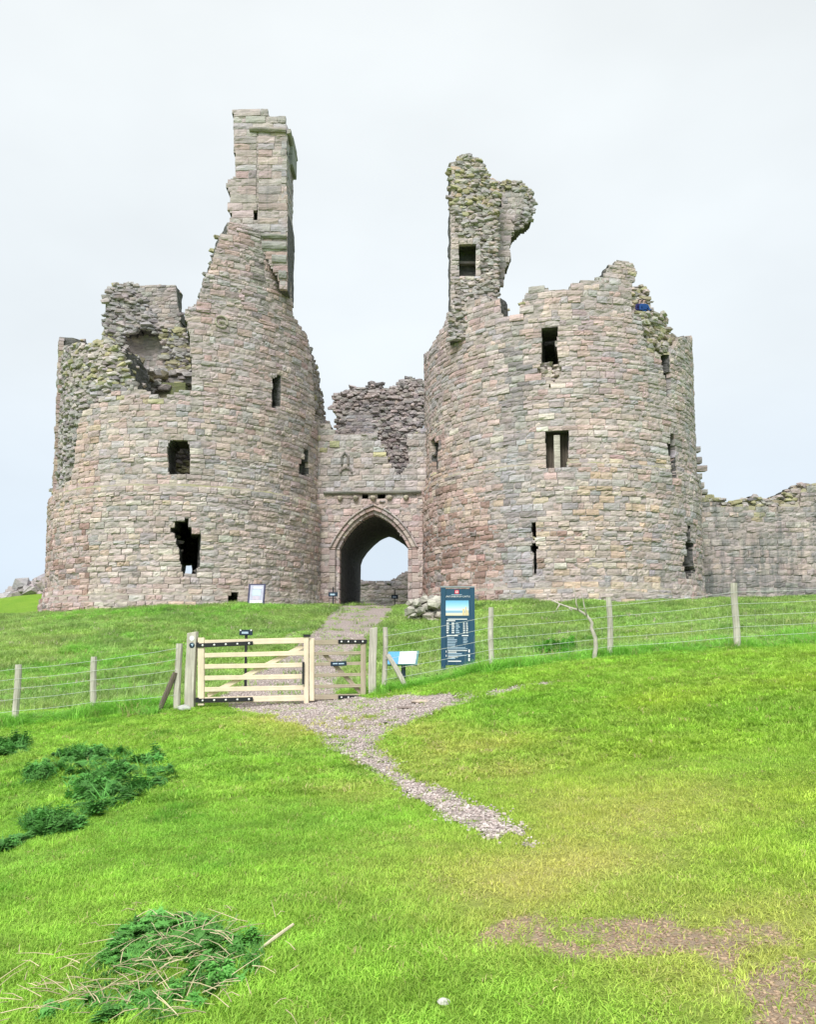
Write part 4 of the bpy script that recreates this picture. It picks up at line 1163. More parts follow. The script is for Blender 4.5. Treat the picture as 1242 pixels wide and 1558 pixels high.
# ------------------------------------------------------------------ gates and posts
S_G = 14.8 / F                                  # metres per photograph pixel at the gate
def post(parent, name, u0, u1, vtop, vbot, Y, mat, taper=0.0, round_=False, sink=.15, top='flat'):
    a = px((u0 + u1) / 2, vtop, Y); zb = Zg(a[0], Y) - sink; wd = (u1 - u0) * Y / F
    mb = MB(); n = 10 if round_ else 4; V = []; m = 8
    for i in range(m + 1):
        f = i / m; z = zb + (a[2] - zb) * f
        for k in range(n):
            q = 2 * math.pi * (k + .5) / n
            rr = wd / 2 * (1 if round_ else 1.414) * (1 - taper * f) * (1 + (random.uniform(-.05, .05) if round_ else random.uniform(-.012, .012)))
            V.append((a[0] + rr * math.cos(q) + .012 * math.sin(5 * f + u0), Y + rr * math.sin(q), z + (0.02 * math.cos(q) if i == m and top == 'slope' else 0)))
    Fc = [(i * n + k, i * n + (k + 1) % n, (i + 1) * n + (k + 1) % n, (i + 1) * n + k) for i in range(m) for k in range(n)]
    Fc += [tuple(range(n))[::-1], tuple(m * n + k for k in range(n))]
    mb.add(V, Fc); o = mb.build(name, mat, parent)
    bevel_obj(o, .006, 1) if not round_ else None
    return o, a, zb
def gate_post(u0, u1, vt, Y, label):
    e_ = empty('gate_post', (px((u0 + u1) / 2, 1060, Y)[0], Y, Zg(px((u0 + u1) / 2, 1060, Y)[0], Y)))
    post(e_, 'post', u0, u1, vt, 0, Y, M_OLDWOOD, 0, False, .2, 'slope')
    return tag(e_, label, 'post', 'square gate posts')
GY_ = 15.0
gp1 = gate_post(285.5, 299.5, 962, GY_, 'square grey gate post with round waymark discs, left of the field gate')
gp2 = gate_post(562, 573.5, 955, 15.25, 'plain square grey gate post right of the small gate')
for (v, mt, rr) in ((971, M_WHITE, .045), (981.5, M_NAVY, .05)):
    c = px(292, v, GY_ - .09); mb = MB(); n = 18
    V = [(c[0] + rr * math.cos(2 * math.pi * k / n), c[1] + dy, c[2] + rr * math.sin(2 * math.pi * k / n)) for dy in (0, .03) for k in range(n)]
    mb.add(V, [tuple(range(n))[::-1]] + [(k, (k + 1) % n, (k + 1) % n + n, k + n) for k in range(n)]); o = mb.build('waymark_disc', mt, gp1)
    if mt is M_NAVY:
        mb = MB(); mb.add([(c[0] - .025, c[1] - .004, c[2] + .02), (c[0] + .03, c[1] - .004, c[2] + .03), (c[0] + .01, c[1] - .004, c[2] - .025), (c[0] - .005, c[1] - .004, c[2] + .002)], [(0, 1, 2, 3)]); mb.build('arrow', M_PALEBLUE, o)
def board(parent, name, p0, p1, h, d, mat, bev=.006):
    """flat timber between two points in the gate plane"""
    p0, p1 = np.asarray(p0, float), np.asarray(p1, float); L = np.linalg.norm(p1 - p0); c = (p0 + p1) / 2
    me = bpy.data.meshes.new(name); bm = bmesh.new(); bmesh.ops.create_cube(bm, size=1)
    for vtx in bm.verts: vtx.co = Vector((vtx.co.x * L, vtx.co.y * d, vtx.co.z * h))
    bmesh.ops.bevel(bm, geom=bm.edges[:], offset=bev, segments=2, affect='EDGES')
    bm.to_mesh(me); bm.free(); me.materials.append(mat); o = link(name, me, parent)
    dx, dz = p1[0] - p0[0], p1[2] - p0[2]; yaw = math.atan2(p1[1] - p0[1], dx)
    o.location = c; o.rotation_euler = (0, -math.atan2(dz, math.hypot(dx, p1[1] - p0[1])), yaw)
    return o
def strap(parent, u0, u1, v0, v1, Y, nb, h=.075):
    o = board(parent, 'hinge_strap', px(u0, v0, Y), px(u1, v1, Y), h, .016, M_BLACK, .004)
    for k in range(nb):
        f = (k + .35) / (nb - .3); c = px(u0 + (u1 - u0) * f, v0 + (v1 - v0) * f, Y - .02); mb = MB()
        n = 10; V = [(c[0] + q * math.cos(2 * math.pi * i / n), c[1] + dy, c[2] + q * math.sin(2 * math.pi * i / n)) for (q, dy) in ((.021, .018), (.017, .0), (.006, -.006)) for i in range(n)]
        Fc = [(j * n + i, j * n + (i + 1) % n, (j + 1) * n + (i + 1) % n, (j + 1) * n + i) for j in range(2) for i in range(n)] + [tuple(2 * n + i for i in range(n))]
        mb.add(V, Fc); mb.build('bolt', M_BOLT, o, True)
g0_ = px(303, 1074, GY_)
FG = empty('field_gate', (g0_[0], GY_, g0_[2])); tag(FG, 'new pale timber field gate with six rails and a diagonal brace', 'gate')
o = board(FG, 'hanging_stile', px(306.5, 1073, GY_), px(306.5, 970, GY_), .115, .09, M_NEWWOOD_X)
o = board(FG, 'closing_stile', px(466.5, 1070, GY_), px(466.5, 967.5, GY_), .085, .09, M_NEWWOOD_X)
for k, (vl, vr) in enumerate([(978, 974), (997, 993.5), (1014, 1011.5), (1031.5, 1029), (1049, 1046), (1065, 1061.5)]):
    board(FG, 'rail', px(310, vl, GY_), px(464, vr, GY_), .105 if k in (0, 5) else .085, .045, M_NEWWOOD_X)
board(FG, 'diagonal_brace', px(316, 1058, GY_ + .05), px(461, 983, GY_ + .05), .085, .03, M_NEWWOOD_X)
strap(FG, 302, 385, 982, 978.5, GY_ - .055, 5); strap(FG, 302, 385, 1066, 1063.5, GY_ - .055, 5)
mb = MB(); a = px(461.5, 1007, GY_ - .06); b = px(461.5, 1041, GY_ - .06); mb.box((a + b) / 2, (.035, .04, a[2] - b[2])); mb.build('latch', M_BLACK, FG)
mb = MB(); c = px(467, 967, GY_); mb.box(c, (.12, .12, .045)); mb.build('latch_cap', M_BLACK, FG)
mb = MB()
for v in (981, 1065): c = px(300.5, v, GY_ - .03); mb.box(c, (.06, .06, .09))
mb.build('hinge_pin', M_BLACK, FG)
SY0, SY1 = 15.02, 15.2
def sg(u, v): return px(u, v, SY0 + (SY1 - SY0) * (u - 472) / 90)
SG = empty('foot_gate', (sg(474, 1066)[0], SY0, sg(474, 1068)[2])); tag(SG, 'small weathered timber pedestrian gate hung beside the field gate', 'gate')
board(SG, 'closing_stile', sg(475, 1066), sg(475, 971), .085, .08, M_NEWWOOD_X)
board(SG, 'hanging_stile', sg(553, 1062), sg(553, 972), .095, .08, M_OLDWOOD_X)
for k, v in enumerate((977, 994, 1010, 1027, 1044, 1060)):
    board(SG, 'rail', sg(478, v + .5), sg(550, v - 1), .09 if k in (0, 5) else .06, .04, M_OLDWOOD_X)
board(SG, 'diagonal_brace', sg(492, 994) + np.array([0, .05, 0]), sg(549, 1054) + np.array([0, .05, 0]), .075, .03, M_OLDWOOD_X)
for v in (976, 1060.5):
    o = board(SG, 'hinge_strap', sg(515, v) - np.array([0, .05, 0]), sg(558.5, v) - np.array([0, .05, 0]), .075, .016, M_BLACK, .004)
    for f in (.12, .36, .6, .86):
        c = sg(515 + 43.5 * f, v) - np.array([0, .065, 0]); mb = MB(); n = 10
        V = [(c[0] + q * math.cos(2 * math.pi * i / n), c[1] + dy, c[2] + q * math.sin(2 * math.pi * i / n)) for (q, dy) in ((.019, .012), (.012, -.006)) for i in range(n)]
        mb.add(V, [(i, (i + 1) % n, (i + 1) % n + n, i + n) for i in range(n)] + [tuple(n + i for i in range(n))]); mb.build('bolt', M_BOLT, o, True)
o = board(SG, 'name_plate', sg(503.5, 1010) - np.array([0, .04, 0]), sg(527.5, 1009) - np.array([0, .04, 0]), .085, .012, M_NAVY, .003)
for k, (a, b) in enumerate(((507, 514), (515.5, 524))):
    board(o, 'print', sg(a, 1009.5) - np.array([0, .05, 0]), sg(b, 1009.3) - np.array([0, .05, 0]), .022, .003, M_PALEBLUE, .0008)

# ------------------------------------------------------------------ wire fences
def wires(parent, pts_top, fr, sag=.015):
    """strands of wire strung through the posts: fr gives heights as fraction of each post"""
    for f in fr:
        P = []
        for i in range(len(pts_top)):
            (t, zb) = pts_top[i]; q = np.array([t[0], t[1] - .06, zb + (t[2] - zb) * f]); 
            if P:
                a = P[-1]
                for k in (.25, .5, .75): P.append(a + (q - a) * k - np.array([0, 0, sag * 4 * k * (1 - k)]))
                P.append(q)
            else: P.append(q)
        mb = MB(); mb.tube(P, .0034, 4); mb.build('wire', M_WIRE, parent)
def netting(parent, pts_top, step, f0, f1):
    mb = MB()
    for i in range(len(pts_top) - 1):
        (a, za), (b, zb_) = pts_top[i], pts_top[i + 1]; n = max(1, int(np.linalg.norm(b[:2] - a[:2]) / step))
        for k in range(1, n):
            f = k / n; x, y = a[0] + (b[0] - a[0]) * f, a[1] + (b[1] - a[1]) * f - .06; zb1 = za + (zb_ - za) * f; zt = a[2] + (b[2] - a[2]) * f
            mb.tube([(x, y, zb1 + (zt - zb1) * f0), (x, y, zb1 + (zt - zb1) * f1)], .0008, 3)
    o = mb.build('netting', M_WIRE, parent); o['kind'] = 'stuff'
LF = empty('wire_fence', (px(143, 1088, 15.1)[0], 15.1, Zg(px(143, 1088, 15.1)[0], 15.1))); tag(LF, 'post and wire fence crossing the slope left of the gates', 'fence')
tops = []
xl = px(-130, 1028, 14.6); tops.append((xl, Zg(xl[0], xl[1])))
mbx = post(LF, 'post', -135, -125, 1028, 0, 14.6, M_OLDWOOD, .08, True)
for (u0, u1, vt, Y) in ((22.5, 32.5, 1011, 14.8), (139, 148.5, 999, 15.15), (267, 277.5, 979, 14.95)):
    o, t_, zb = post(LF, 'post', u0, u1, vt, 0, Y, M_OLDWOOD, .06, True); tops.append((t_, zb + .15))
wires(LF, tops, (.93, .76, .60, .42, .22)); netting(LF, tops, .16, .08, .6)
mb = MB(); a = px(267, 1023, 14.9); b = px(242, 1076, 14.8); b[2] = min(b[2], Zg(b[0], b[1]) + .02); mb.tube([b, (a + b) / 2, a], (.045, .05, .045), 6); mb.build('brace', M_DARKWOOD, LF)
RF = empty('wire_fence', (px(927, 1000, 15.6)[0], 15.6, Zg(px(927, 1000, 15.6)[0], 15.6))); tag(RF, 'post and wire fence running right from the gates below the tower', 'fence')
tops = []
for (u0, u1, vt, Y) in ((582, 590, 954, 15.4), (743, 751.5, 924, 15.7), (922.5, 931.5, 909, 15.7), (1112.5, 1123, 887, 15.45)):
    o, t_, zb = post(RF, 'post', u0, u1, vt, 0, Y, M_OLDWOOD, .06, True); tops.append((t_, zb + .15))
o, t_, zb = post(RF, 'post', 1296, 1306, 880, 0, 15.3, M_OLDWOOD, .06, True); tops.append((t_, zb + .15))
wires(RF, tops, (.86, .68, .5, .33, .18)); netting(RF, tops, .16, .06, .6)
mb = MB(); a = px(590, 996, 15.36); b = px(619, 1043, 15.25); mb.tube([a, (a + b) / 2, b - np.array([0, 0, .06])], (.045, .05, .045), 6); mb.build('brace', M_OLDWOOD, RF)
# dead branch leaning in the fence
DB = MB(); Y = 15.5
ppx = [(904, 1017), (904, 1003), (907, 985), (906, 970), (900, 955), (901, 947), (893, 936), (880, 928), (866, 924), (852, 919), (840, 913)]
P = [px(u, v, Y) for u, v in ppx]; P[0][2] -= .15
DB.tube(P, np.linspace(.05, .012, len(P)), 7)
for seq in ([(880, 928), (877, 918), (876, 905), (872, 892)], [(893, 936), (889, 922), (887, 908), (885, 899)], [(852, 919), (848, 926), (846, 930)], [(866, 924), (871, 931)]):
    DB.tube([px(u, v, Y - .03) for u, v in seq], np.linspace(.016, .005, len(seq)), 5)
o = DB.build('dead_branch', simple_mat('bleached_branch', (.45, .41, .36), .9, .25, 9, .2, .01), None, True); tag(o, 'bare crooked pale branch standing upright against the right fence', 'branch')

# ------------------------------------------------------------------ signs
def text_mesh(body, size, name, mat, parent, loc, rx=math.pi / 2, rz=0.0, align='CENTER', depth=.001):
    cu = bpy.data.curves.new(name, 'FONT'); cu.body = body; cu.size = size; cu.align_x = align; cu.extrude = depth; cu.resolution_u = 2
    tmp = bpy.data.objects.new('tmp', cu); COL.objects.link(tmp)
    dg = bpy.context.evaluated_depsgraph_get(); me = bpy.data.meshes.new_from_object(tmp.evaluated_get(dg)); me.name = name
    bpy.data.objects.remove(tmp)
    me.materials.clear(); me.materials.append(mat)
    o = link(name, me, parent); o.location = loc; o.rotation_euler = (rx, 0, rz); return o
IY = 18.0
k_ = np.linalg.norm(px(721.5, 950, IY) - px(670.5, 950, IY)) / 51.0      # metres per pixel
ib = px(696, 1027, IY); gz = Zg(ib[0], IY)
IS = empty('information_sign', (ib[0], IY, gz)); tag(IS, 'tall dark blue visitor sign with a photo panel and white lettering behind the fence', 'sign')
def ip(u, v, d=0.0): return px(u, v, IY - d)
for (u, vb) in ((674.5, 1031), (718.5, 1023)):
    c = ip(u, 894); zb = Zg(c[0], IY) - .15; mb = MB(); mb.box((c[0], IY, (c[2] + zb) / 2), (.105, .11, c[2] - zb)); o = mb.build('leg', M_BLUE, IS); bevel_obj(o, .01, 2)
a, b = ip(677, 896), ip(716, 1012); mb = MB(); mb.box(((a[0] + b[0]) / 2, IY - .012, (a[2] + b[2]) / 2), (b[0] - a[0] + .01, .05, a[2] - b[2])); PN = mb.build('panel', M_BLUE, IS); bevel_obj(PN, .006, 1)
mb = MB(); a, b = ip(670, 892), ip(722.5, 894); mb.box(((a[0] + b[0]) / 2, IY, (a[2] + b[2]) / 2), (b[0] - a[0], .13, .03)); mb.build('cap', simple_mat('sign_cap', (.30, .33, .36), .4), IS)
def rect(parent, name, u0, v0, u1, v1, mat, d=.042, th=.004):
    a, b = ip(u0, v0, d), ip(u1, v1, d); mb = MB(); mb.box(((a[0] + b[0]) / 2, IY - d, (a[2] + b[2]) / 2), (abs(b[0] - a[0]), th, abs(a[2] - b[2]))); return mb.build(name, mat, parent)
LG = rect(PN, 'emblem', 692, 897.5, 698.5, 903.5, M_RED)
for (u0, v0, u1, v1) in ((693.3, 898.8, 697.2, 899.6), (693.3, 901.5, 697.2, 902.3), (693.3, 899.6, 694.1, 901.5), (696.4, 899.6, 697.2, 901.5)):
    rect(LG, 'emblem_mark', u0, v0, u1, v1, M_WHITE, .046)
rect(PN, 'subtitle_print', 687, 904.4, 703, 905.3, M_PALEBLUE)
c = ip(695.3, 908.6, .041); text_mesh('DUNSTANBURGH CASTLE', .05, 'title_lettering', M_WHITE, PN, c)
def photo_mat():
    m, t, b = new_mat('sign_photo'); tcn = N(t, 'ShaderNodeTexCoord'); s_ = N(t, 'ShaderNodeSeparateXYZ'); t.links.new(tcn.outputs['Generated'], s_.inputs[0])
    rp_ = N(t, 'ShaderNodeValToRGB'); t.links.new(s_.outputs['Z'], rp_.inputs[0]); el = rp_.color_ramp.elements
    el[0].position = 0; el[0].color = (.75, .68, .5, 1); el[1].position = 1; el[1].color = (.16, .47, .72, 1)
    for p_, c_ in ((.17, (.72, .7, .6)), (.2, (.22, .42, .62)), (.32, (.3, .5, .68)), (.36, (.72, .82, .86)), (.65, (.36, .66, .82))):
        q = el.new(p_); q.color = (*c_, 1)
    t.links.new(rp_.outputs[0], b.inputs['Base Color']); b.inputs['Roughness'].default_value = .5; return m
ph = rect(PN, 'photo_panel', 677.8, 913.5, 713.5, 936.5, photo_mat())
gold = simple_mat('photo_castle', (.72, .58, .32), .6)
for (u0, v0, u1, v1) in ((704, 926, 707, 935.5), (708, 923, 710, 935.5), (710.5, 928, 712.8, 935.5)): rect(ph, 'pictured_tower', u0, v0, u1, v1, gold, .047, .003)
rect(PN, 'heading_print', 681.5, 941.3, 711, 942.6, M_WHITE); rect(PN, 'heading_print', 679.5, 943.6, 693, 945, M_WHITE)
for k in range(6):
    v = 947.2 + k * 2.9
    for (u0, u1) in ((679.5, 683.5), (687.5, 692), (694, 698 + (k % 3)), (705, 708), (709.5, 712.5)): rect(PN, 'print', u0, v, u1 - random.uniform(0, .8), v + 1.5, M_PALEBLUE if u0 == 694 else M_WHITE)
rect(PN, 'heading_print', 680, 966, 697, 967.6, M_WHITE); rect(PN, 'heading_print', 703, 966, 713, 967.6, M_WHITE)
for k in range(6):
    v = 970 + k * 2.4; rect(PN, 'print', 681, v, 696 - random.uniform(0, 5), v + 1.1, M_PALEBLUE)
    if k < 4: rect(PN, 'print', 705, v, 713 - random.uniform(0, 4), v + 1.1, M_PALEBLUE)
for k in range(3): rect(PN, 'print', 681, 979.5 + k * 2.0 + 5, 712 - random.uniform(0, 8), 980.4 + k * 2.0 + 5, M_PALEBLUE)
for k, (u1, mt) in enumerate(((714, M_WHITE), (698, M_WHITE), (706, M_PALEBLUE), (713, M_PALEBLUE), (700, M_WHITE), (696, M_PALEBLUE))):
    v = 989 + k * 2.4; rect(PN, 'print', 682, v, u1 - 3, v + 1.3, mt)
rect(PN, 'print', 682, 1005, 702, 1006.6, M_WHITE)
for v in (989.5, 996): rect(PN, 'pictogram', 677.8, v, 679.8, v + 3, M_WHITE)
for v in (988, 995, 1001): rect(PN, 'pictogram', 712.8, v, 715.2, v + 4.5, M_WHITE)
# lectern panel
LY = 16.6; lp = px(614, 1034, LY); lz = Zg(lp[0], LY)
LE = empty('lectern_sign', (lp[0], LY, lz)); tag(LE, 'low slanted information panel in blue and white on a dark post', 'sign')
zt = zpx(614, 1012, LY); mb = MB(); mb.box((lp[0], LY, (lz - .1 + zt) / 2), (.085, .085, zt - lz + .2)); o = mb.build('post', M_NAVY, LE); bevel_obj(o, .008, 1)
a, b, c, d = px(591, 991, LY + .16), px(638, 990, LY + .16), px(635, 1010.5, LY - .16), px(587.5, 1011, LY - .16)
def slab(name, pts, th, mat, parent, lift=0.0):
    pts = [np.asarray(q, float) for q in pts]; n = np.cross(pts[1] - pts[0], pts[3] - pts[0]); n /= np.linalg.norm(n); n = n if n[2] > 0 else -n
    V = [q + n * lift for q in pts] + [q + n * (lift - th) for q in pts]; mb = MB()
    mb.add(V, [(0, 1, 2, 3), (7, 6, 5, 4), (0, 4, 5, 1), (1, 5, 6, 2), (2, 6, 7, 3), (3, 7, 4, 0)]); return mb.build(name, mat, parent)
def bil(s, t): return (a * (1 - s) + b * s) * (1 - t) + (d * (1 - s) + c * s) * t
o = slab('panel', (a, b, c, d), .035, simple_mat('lectern_frame', (.10, .22, .22), .5), LE)
slab('blue_print', (bil(.01, .05), bil(.38, .05), bil(.38, .95), bil(.01, .95)), .003, simple_mat('lectern_blue', (.10, .32, .62), .4), o, .004)
wp_ = slab('white_print', (bil(.385, .05), bil(.93, .05), bil(.93, .95), bil(.385, .95)), .003, simple_mat('lectern_white', (.78, .78, .74), .4), o, .004)
slab('print', (bil(.62, .62), bil(.9, .62), bil(.9, .68), bil(.62, .68)), .001, simple_mat('lectern_pink', (.72, .5, .55), .5), wp_, .006)
slab('print', (bil(.47, .55), bil(.56, .55), bil(.56, .8), bil(.47, .8)), .001, simple_mat('lectern_grey', (.5, .56, .5), .5), wp_, .006)
# small sign on a post behind the field gate
def post_sign(name, u0, u1, v0, v1, Y, vtop, label, screws=False, wd=.05, group=None):
    a, b = px(u0, v0, Y), px(u1, v1, Y); x = (a[0] + b[0]) / 2; z0 = Zg(x, Y); e_ = empty(name, (x, Y, z0)); tag(e_, label, 'sign')
    zt = zpx((u0 + u1) / 2, vtop, Y); mb = MB(); mb.box((x, Y + .03, (z0 - .1 + zt) / 2), (wd, wd, zt - z0 + .1)); mb.build('post', M_BLACK, e_)
    mb = MB(); mb.box((x, Y - .012, (a[2] + b[2]) / 2), (b[0] - a[0], .025, a[2] - b[2])); P_ = mb.build('plate', M_NAVY, e_); bevel_obj(P_, .005, 1)
    h = a[2] - b[2]; L = b[0] - a[0]
    mb = MB(); mb.box((x - .06 * L, Y - .028, (a[2] + b[2]) / 2 - .03 * h), (L * .5, .004, h * .36)); mb.build('print', M_PALEBLUE, P_)
    if screws:
        for sx in (-.4, .4):
            mb = MB(); mb.tube([(x + sx * L, Y - .024, (a[2] + b[2]) / 2 + .05), (x + sx * L, Y - .032, (a[2] + b[2]) / 2 + .05)], .018, 8); mb.build('screw', M_WHITE, P_)
post_sign('small_sign', 364.5, 384.5, 958, 966.5, 17.5, 960, 'small black sign plate on a short post just behind the field gate', True)
post_sign('small_sign', 500, 514, 901, 907.5, 39.0, 893, 'small dark sign on a thin post at the left foot of the archway', wd=.06)
post_sign('small_sign', 595.5, 606, 905, 911, 46.5, 897, 'small dark sign on a post seen through the archway at its right side', wd=.06)
# framed poster board leaning against the left tower
py_ = px(389, 918, 35.6); pz = Zg(py_[0], py_[1])
PB = empty('poster_board', (py_[0], py_[1], pz)); tag(PB, 'white framed poster board leaning against the foot of the left tower', 'sign')
hB = zpx(389, 888, 35.6) - zpx(389, 920, 35.6); wB = (px(402, 900, 35.6)[0] - px(376.5, 900, 35.6)[0])
def pb(s, t, lift=0): return np.array([py_[0] + (s - .5) * wB + .03 * t, py_[1] + .16 * t - lift, zpx(389, 920, 35.6) + hB * t])
def quadslab(name, s0, s1, t0, t1, lift, mat, parent, th=.05):
    V = [pb(s, t, lift) for s, t in ((s0, t0), (s1, t0), (s1, t1), (s0, t1))]; V = V + [q + np.array([0, th, 0]) for q in V]; mb = MB()
    mb.add(V, [(0, 1, 2, 3), (7, 6, 5, 4), (0, 4, 5, 1), (1, 5, 6, 2), (2, 6, 7, 3), (3, 7, 4, 0)]); return mb.build(name, mat, parent)
o = quadslab('frame', 0, 1, 0, 1, 0, simple_mat('poster_frame', (.045, .045, .10), .5), PB, .08)
pa = quadslab('poster', .11, .91, .07, .94, .008, simple_mat('poster_paper', (.44, .44, .56), .5), o, .02)
quadslab('print', .25, .75, .44, .72, .014, simple_mat('poster_picture', (.50, .62, .70), .5), pa, .01)
quadslab('print', .14, .88, .09, .2, .014, M_WHITE, pa, .01); quadslab('print', .3, .8, .78, .86, .014, M_WHITE, pa, .01)
quadslab('print', .3, .7, .24, .42, .015, simple_mat('poster_mauve', (.52, .46, .56), .5), pa, .01)
for s_ in (.08, .92):
    mb = MB(); q = pb(s_, 0); mb.box((q[0], q[1] + .04, (q[2] + Zg(q[0], q[1])) / 2 - .05), (.06, .06, max(.1, q[2] - Zg(q[0], q[1]) + .12))); mb.build('foot', M_BLACK, PB)

# ------------------------------------------------------------------ loose things on the ground
def rock(u, v, sz, col, label, name='stone', seed=1):
    P = ground_pt(u, v); r = np.random.default_rng(seed); bm = bmesh.new(); bmesh.ops.create_icosphere(bm, subdivisions=3, radius=.5)
    for vt in bm.verts:
        n_ = float(vnoise(np.array(vt.co[:]) * 2.2 + seed * 3.1, seed)); n2_ = float(vnoise(np.array(vt.co[:]) * 6 + seed, seed + 3))
        vt.co *= 1 + .22 * n_ + .07 * n2_; vt.co.x *= sz[0]; vt.co.y *= sz[1]; vt.co.z *= sz[2]
    me = bpy.data.meshes.new(name); bm.to_mesh(me); bm.free(); me.materials.append(M_STONE_O)
    me.polygons.foreach_set('use_smooth', np.ones(len(me.polygons), bool))
    o = link(name, me); o.location = (P[0], P[1], P[2] + sz[2] * .28); o.color = (*col, 1); return tag(o, label, 'stone')
rock(280, 1081, (.24, .2, .14), (.42, .43, .40), 'smooth grey boulder at the foot of the left gate post', 'boulder', 3)
rock(676, 1527, (.055, .045, .035), (.72, .70, .64), 'small white stone in the grass at the bottom of the picture', 'pebble', 4)
rock(640, 1069, (.3, .2, .07), (.42, .34, .28), 'flat pinkish slab set in the path right of the gates', 'flat_stone', 5)
rock(622, 1078, (.34, .12, .05), (.20, .16, .14), 'dark thin flat stone lying in the path right of the gates', 'flat_stone', 6)
ST = MB(); a = ground_pt(391, 1453); b = ground_pt(446, 1420); ST.tube([a + np.array([0, 0, .02]), (a * .55 + b * .45) + np.array([0, 0, .035]), b + np.array([0, 0, .05])], (.004, .011, .008), 7)
o = ST.build('stick', simple_mat('bleached_stick', (.58, .50, .36), .8, .2, 20)); tag(o, 'pale broken stick lying on the grass in the left foreground', 'stick')

# ------------------------------------------------------------------ walkers on the tower top
def person(x, y, z, rz, top_col, leg_col, hair_col, label, lean=0.0, h=1.7):
    k = h / 1.7
    J = {'pel': (0, 0, .93), 'sp': (0, .01, 1.12), 'ch': (0, .0, 1.33), 'nk': (0, 0, 1.47), 'hd': (0, -.015, 1.55), 'ht': (0, -.01, 1.66)}
    E = [('pel', 'sp'), ('sp', 'ch'), ('ch', 'nk'), ('nk', 'hd'), ('hd', 'ht')]; Rd = {'pel': .15, 'sp': .135, 'ch': .16, 'nk': .055, 'hd': .088, 'ht': .07}
    for s, n_ in ((-1, 'l'), (1, 'r')):
        J.update({'sh' + n_: (.19 * s, 0, 1.38), 'el' + n_: (.25 * s, -.06, 1.12), 'wr' + n_: (.17 * s, -.27, 1.05), 'pa' + n_: (.15 * s, -.34, 1.05),
                  'hp' + n_: (.09 * s, 0, .86), 'kn' + n_: (.11 * s, -.03, .48), 'an' + n_: (.11 * s, .0, .09), 'to' + n_: (.12 * s, -.15, .04)})
        E += [('ch', 'sh' + n_), ('sh' + n_, 'el' + n_), ('el' + n_, 'wr' + n_), ('wr' + n_, 'pa' + n_), ('pel', 'hp' + n_), ('hp' + n_, 'kn' + n_), ('kn' + n_, 'an' + n_), ('an' + n_, 'to' + n_)]
        Rd.update({'sh' + n_: .075, 'el' + n_: .055, 'wr' + n_: .035, 'pa' + n_: .032, 'hp' + n_: .10, 'kn' + n_: .07, 'an' + n_: .05, 'to' + n_: .04})
        for i, (dx, L) in enumerate(((-.03, .075), (-.01, .085), (.01, .08), (.03, .065))):
            q = 'f%d%s' % (i, n_); J[q] = (.15 * s + dx, -.34 - L, 1.03); J[q + 't'] = (.15 * s + dx, -.34 - L - .01, 1.0); E += [('pa' + n_, q), (q, q + 't')]; Rd[q] = .009; Rd[q + 't'] = .008
        q = 'th' + n_; J[q] = (.15 * s - .05 * s, -.33, 1.06); E.append(('pa' + n_, q)); Rd[q] = .01
    names = list(J); V = [tuple(c * k for c in J[n_]) for n_ in names]; me = bpy.data.meshes.new('person')
    me.from_pydata(V, [(names.index(a), names.index(b)) for a, b in E], [])
    o = bpy.data.objects.new('person', me); COL.objects.link(o); o.location = (x, y, z); o.rotation_euler = (lean, 0, rz)
    md = o.modifiers.new('skin', 'SKIN')
    for i, n_ in enumerate(names):
        sv = me.skin_vertices[0].data[i]; sv.radius = (Rd[n_] * k, Rd[n_] * k * (.72 if n_ in ('pel', 'sp', 'ch') else 1)); sv.use_root = n_ == 'pel'
    o.modifiers.new('sub', 'SUBSURF').render_levels = 2
    m, t, b = new_mat('clothes_' + label[:8]); tcn = N(t, 'ShaderNodeTexCoord'); s_ = N(t, 'ShaderNodeSeparateXYZ'); t.links.new(tcn.outputs['Object'], s_.inputs[0])
    rp_ = N(t, 'ShaderNodeValToRGB'); rp_.color_ramp.interpolation = 'CONSTANT'; t.links.new(mrange(t, s_.outputs['Z'], 0, 2, 0, 1), rp_.inputs[0]); el = rp_.color_ramp.elements
    el[0].position = 0; el[0].color = (.05, .045, .04, 1); el[1].position = .06 * k; el[1].color = (*leg_col, 1)
    q = el.new(.45 * k); q.color = (*top_col, 1); q = el.new(.725 * k); q.color = (.45, .33, .28, 1)
    t.links.new(rp_.outputs[0], b.inputs['Base Color']); me.materials.append(m)
    bm = bmesh.new(); bmesh.ops.create_icosphere(bm, subdivisions=3, radius=.108 * k)
    for vt in bm.verts: vt.co.z *= 1.12
    bmesh.ops.delete(bm, geom=[vt for vt in bm.verts if vt.co.y < -.03 * k and vt.co.z < .055 * k or vt.co.z < -.07 * k], context='VERTS')
    hm = bpy.data.meshes.new('hair'); bm.to_mesh(hm); bm.free(); hm.materials.append(simple_mat('hair', hair_col, .7, .2, 30))
    hr = bpy.data.objects.new('hair', hm); COL.objects.link(hr); hr.parent = o; hr.location = (0, .005, 1.6 * k)
    fm = MB()
    for sx in (-.035, .035): fm.tube([(sx * k, -.095 * k, 1.6 * k), (sx * k, -.104 * k, 1.6 * k)], .011 * k, 6)
    fm.tube([(-.025 * k, -.094 * k, 1.53 * k), (.025 * k, -.094 * k, 1.53 * k)], .006 * k, 5)
    fo = link('face_features', mesh_from('face_features', np.concatenate(fm.v), fm.f, True, None, [simple_mat('face_dark', (.15, .07, .06), .6)])); fo.parent = o
    nm_ = MB(); nm_.tube([(0, -.085 * k, 1.6 * k), (0, -.115 * k, 1.56 * k)], (.01 * k, .017 * k), 6)
    no = link('nose', mesh_from('nose', np.concatenate(nm_.v), nm_.f, True, None, [simple_mat('skin', (.62, .42, .34), .6)])); no.parent = o
    return tag(o, label, 'person', 'visitors on the tower top')
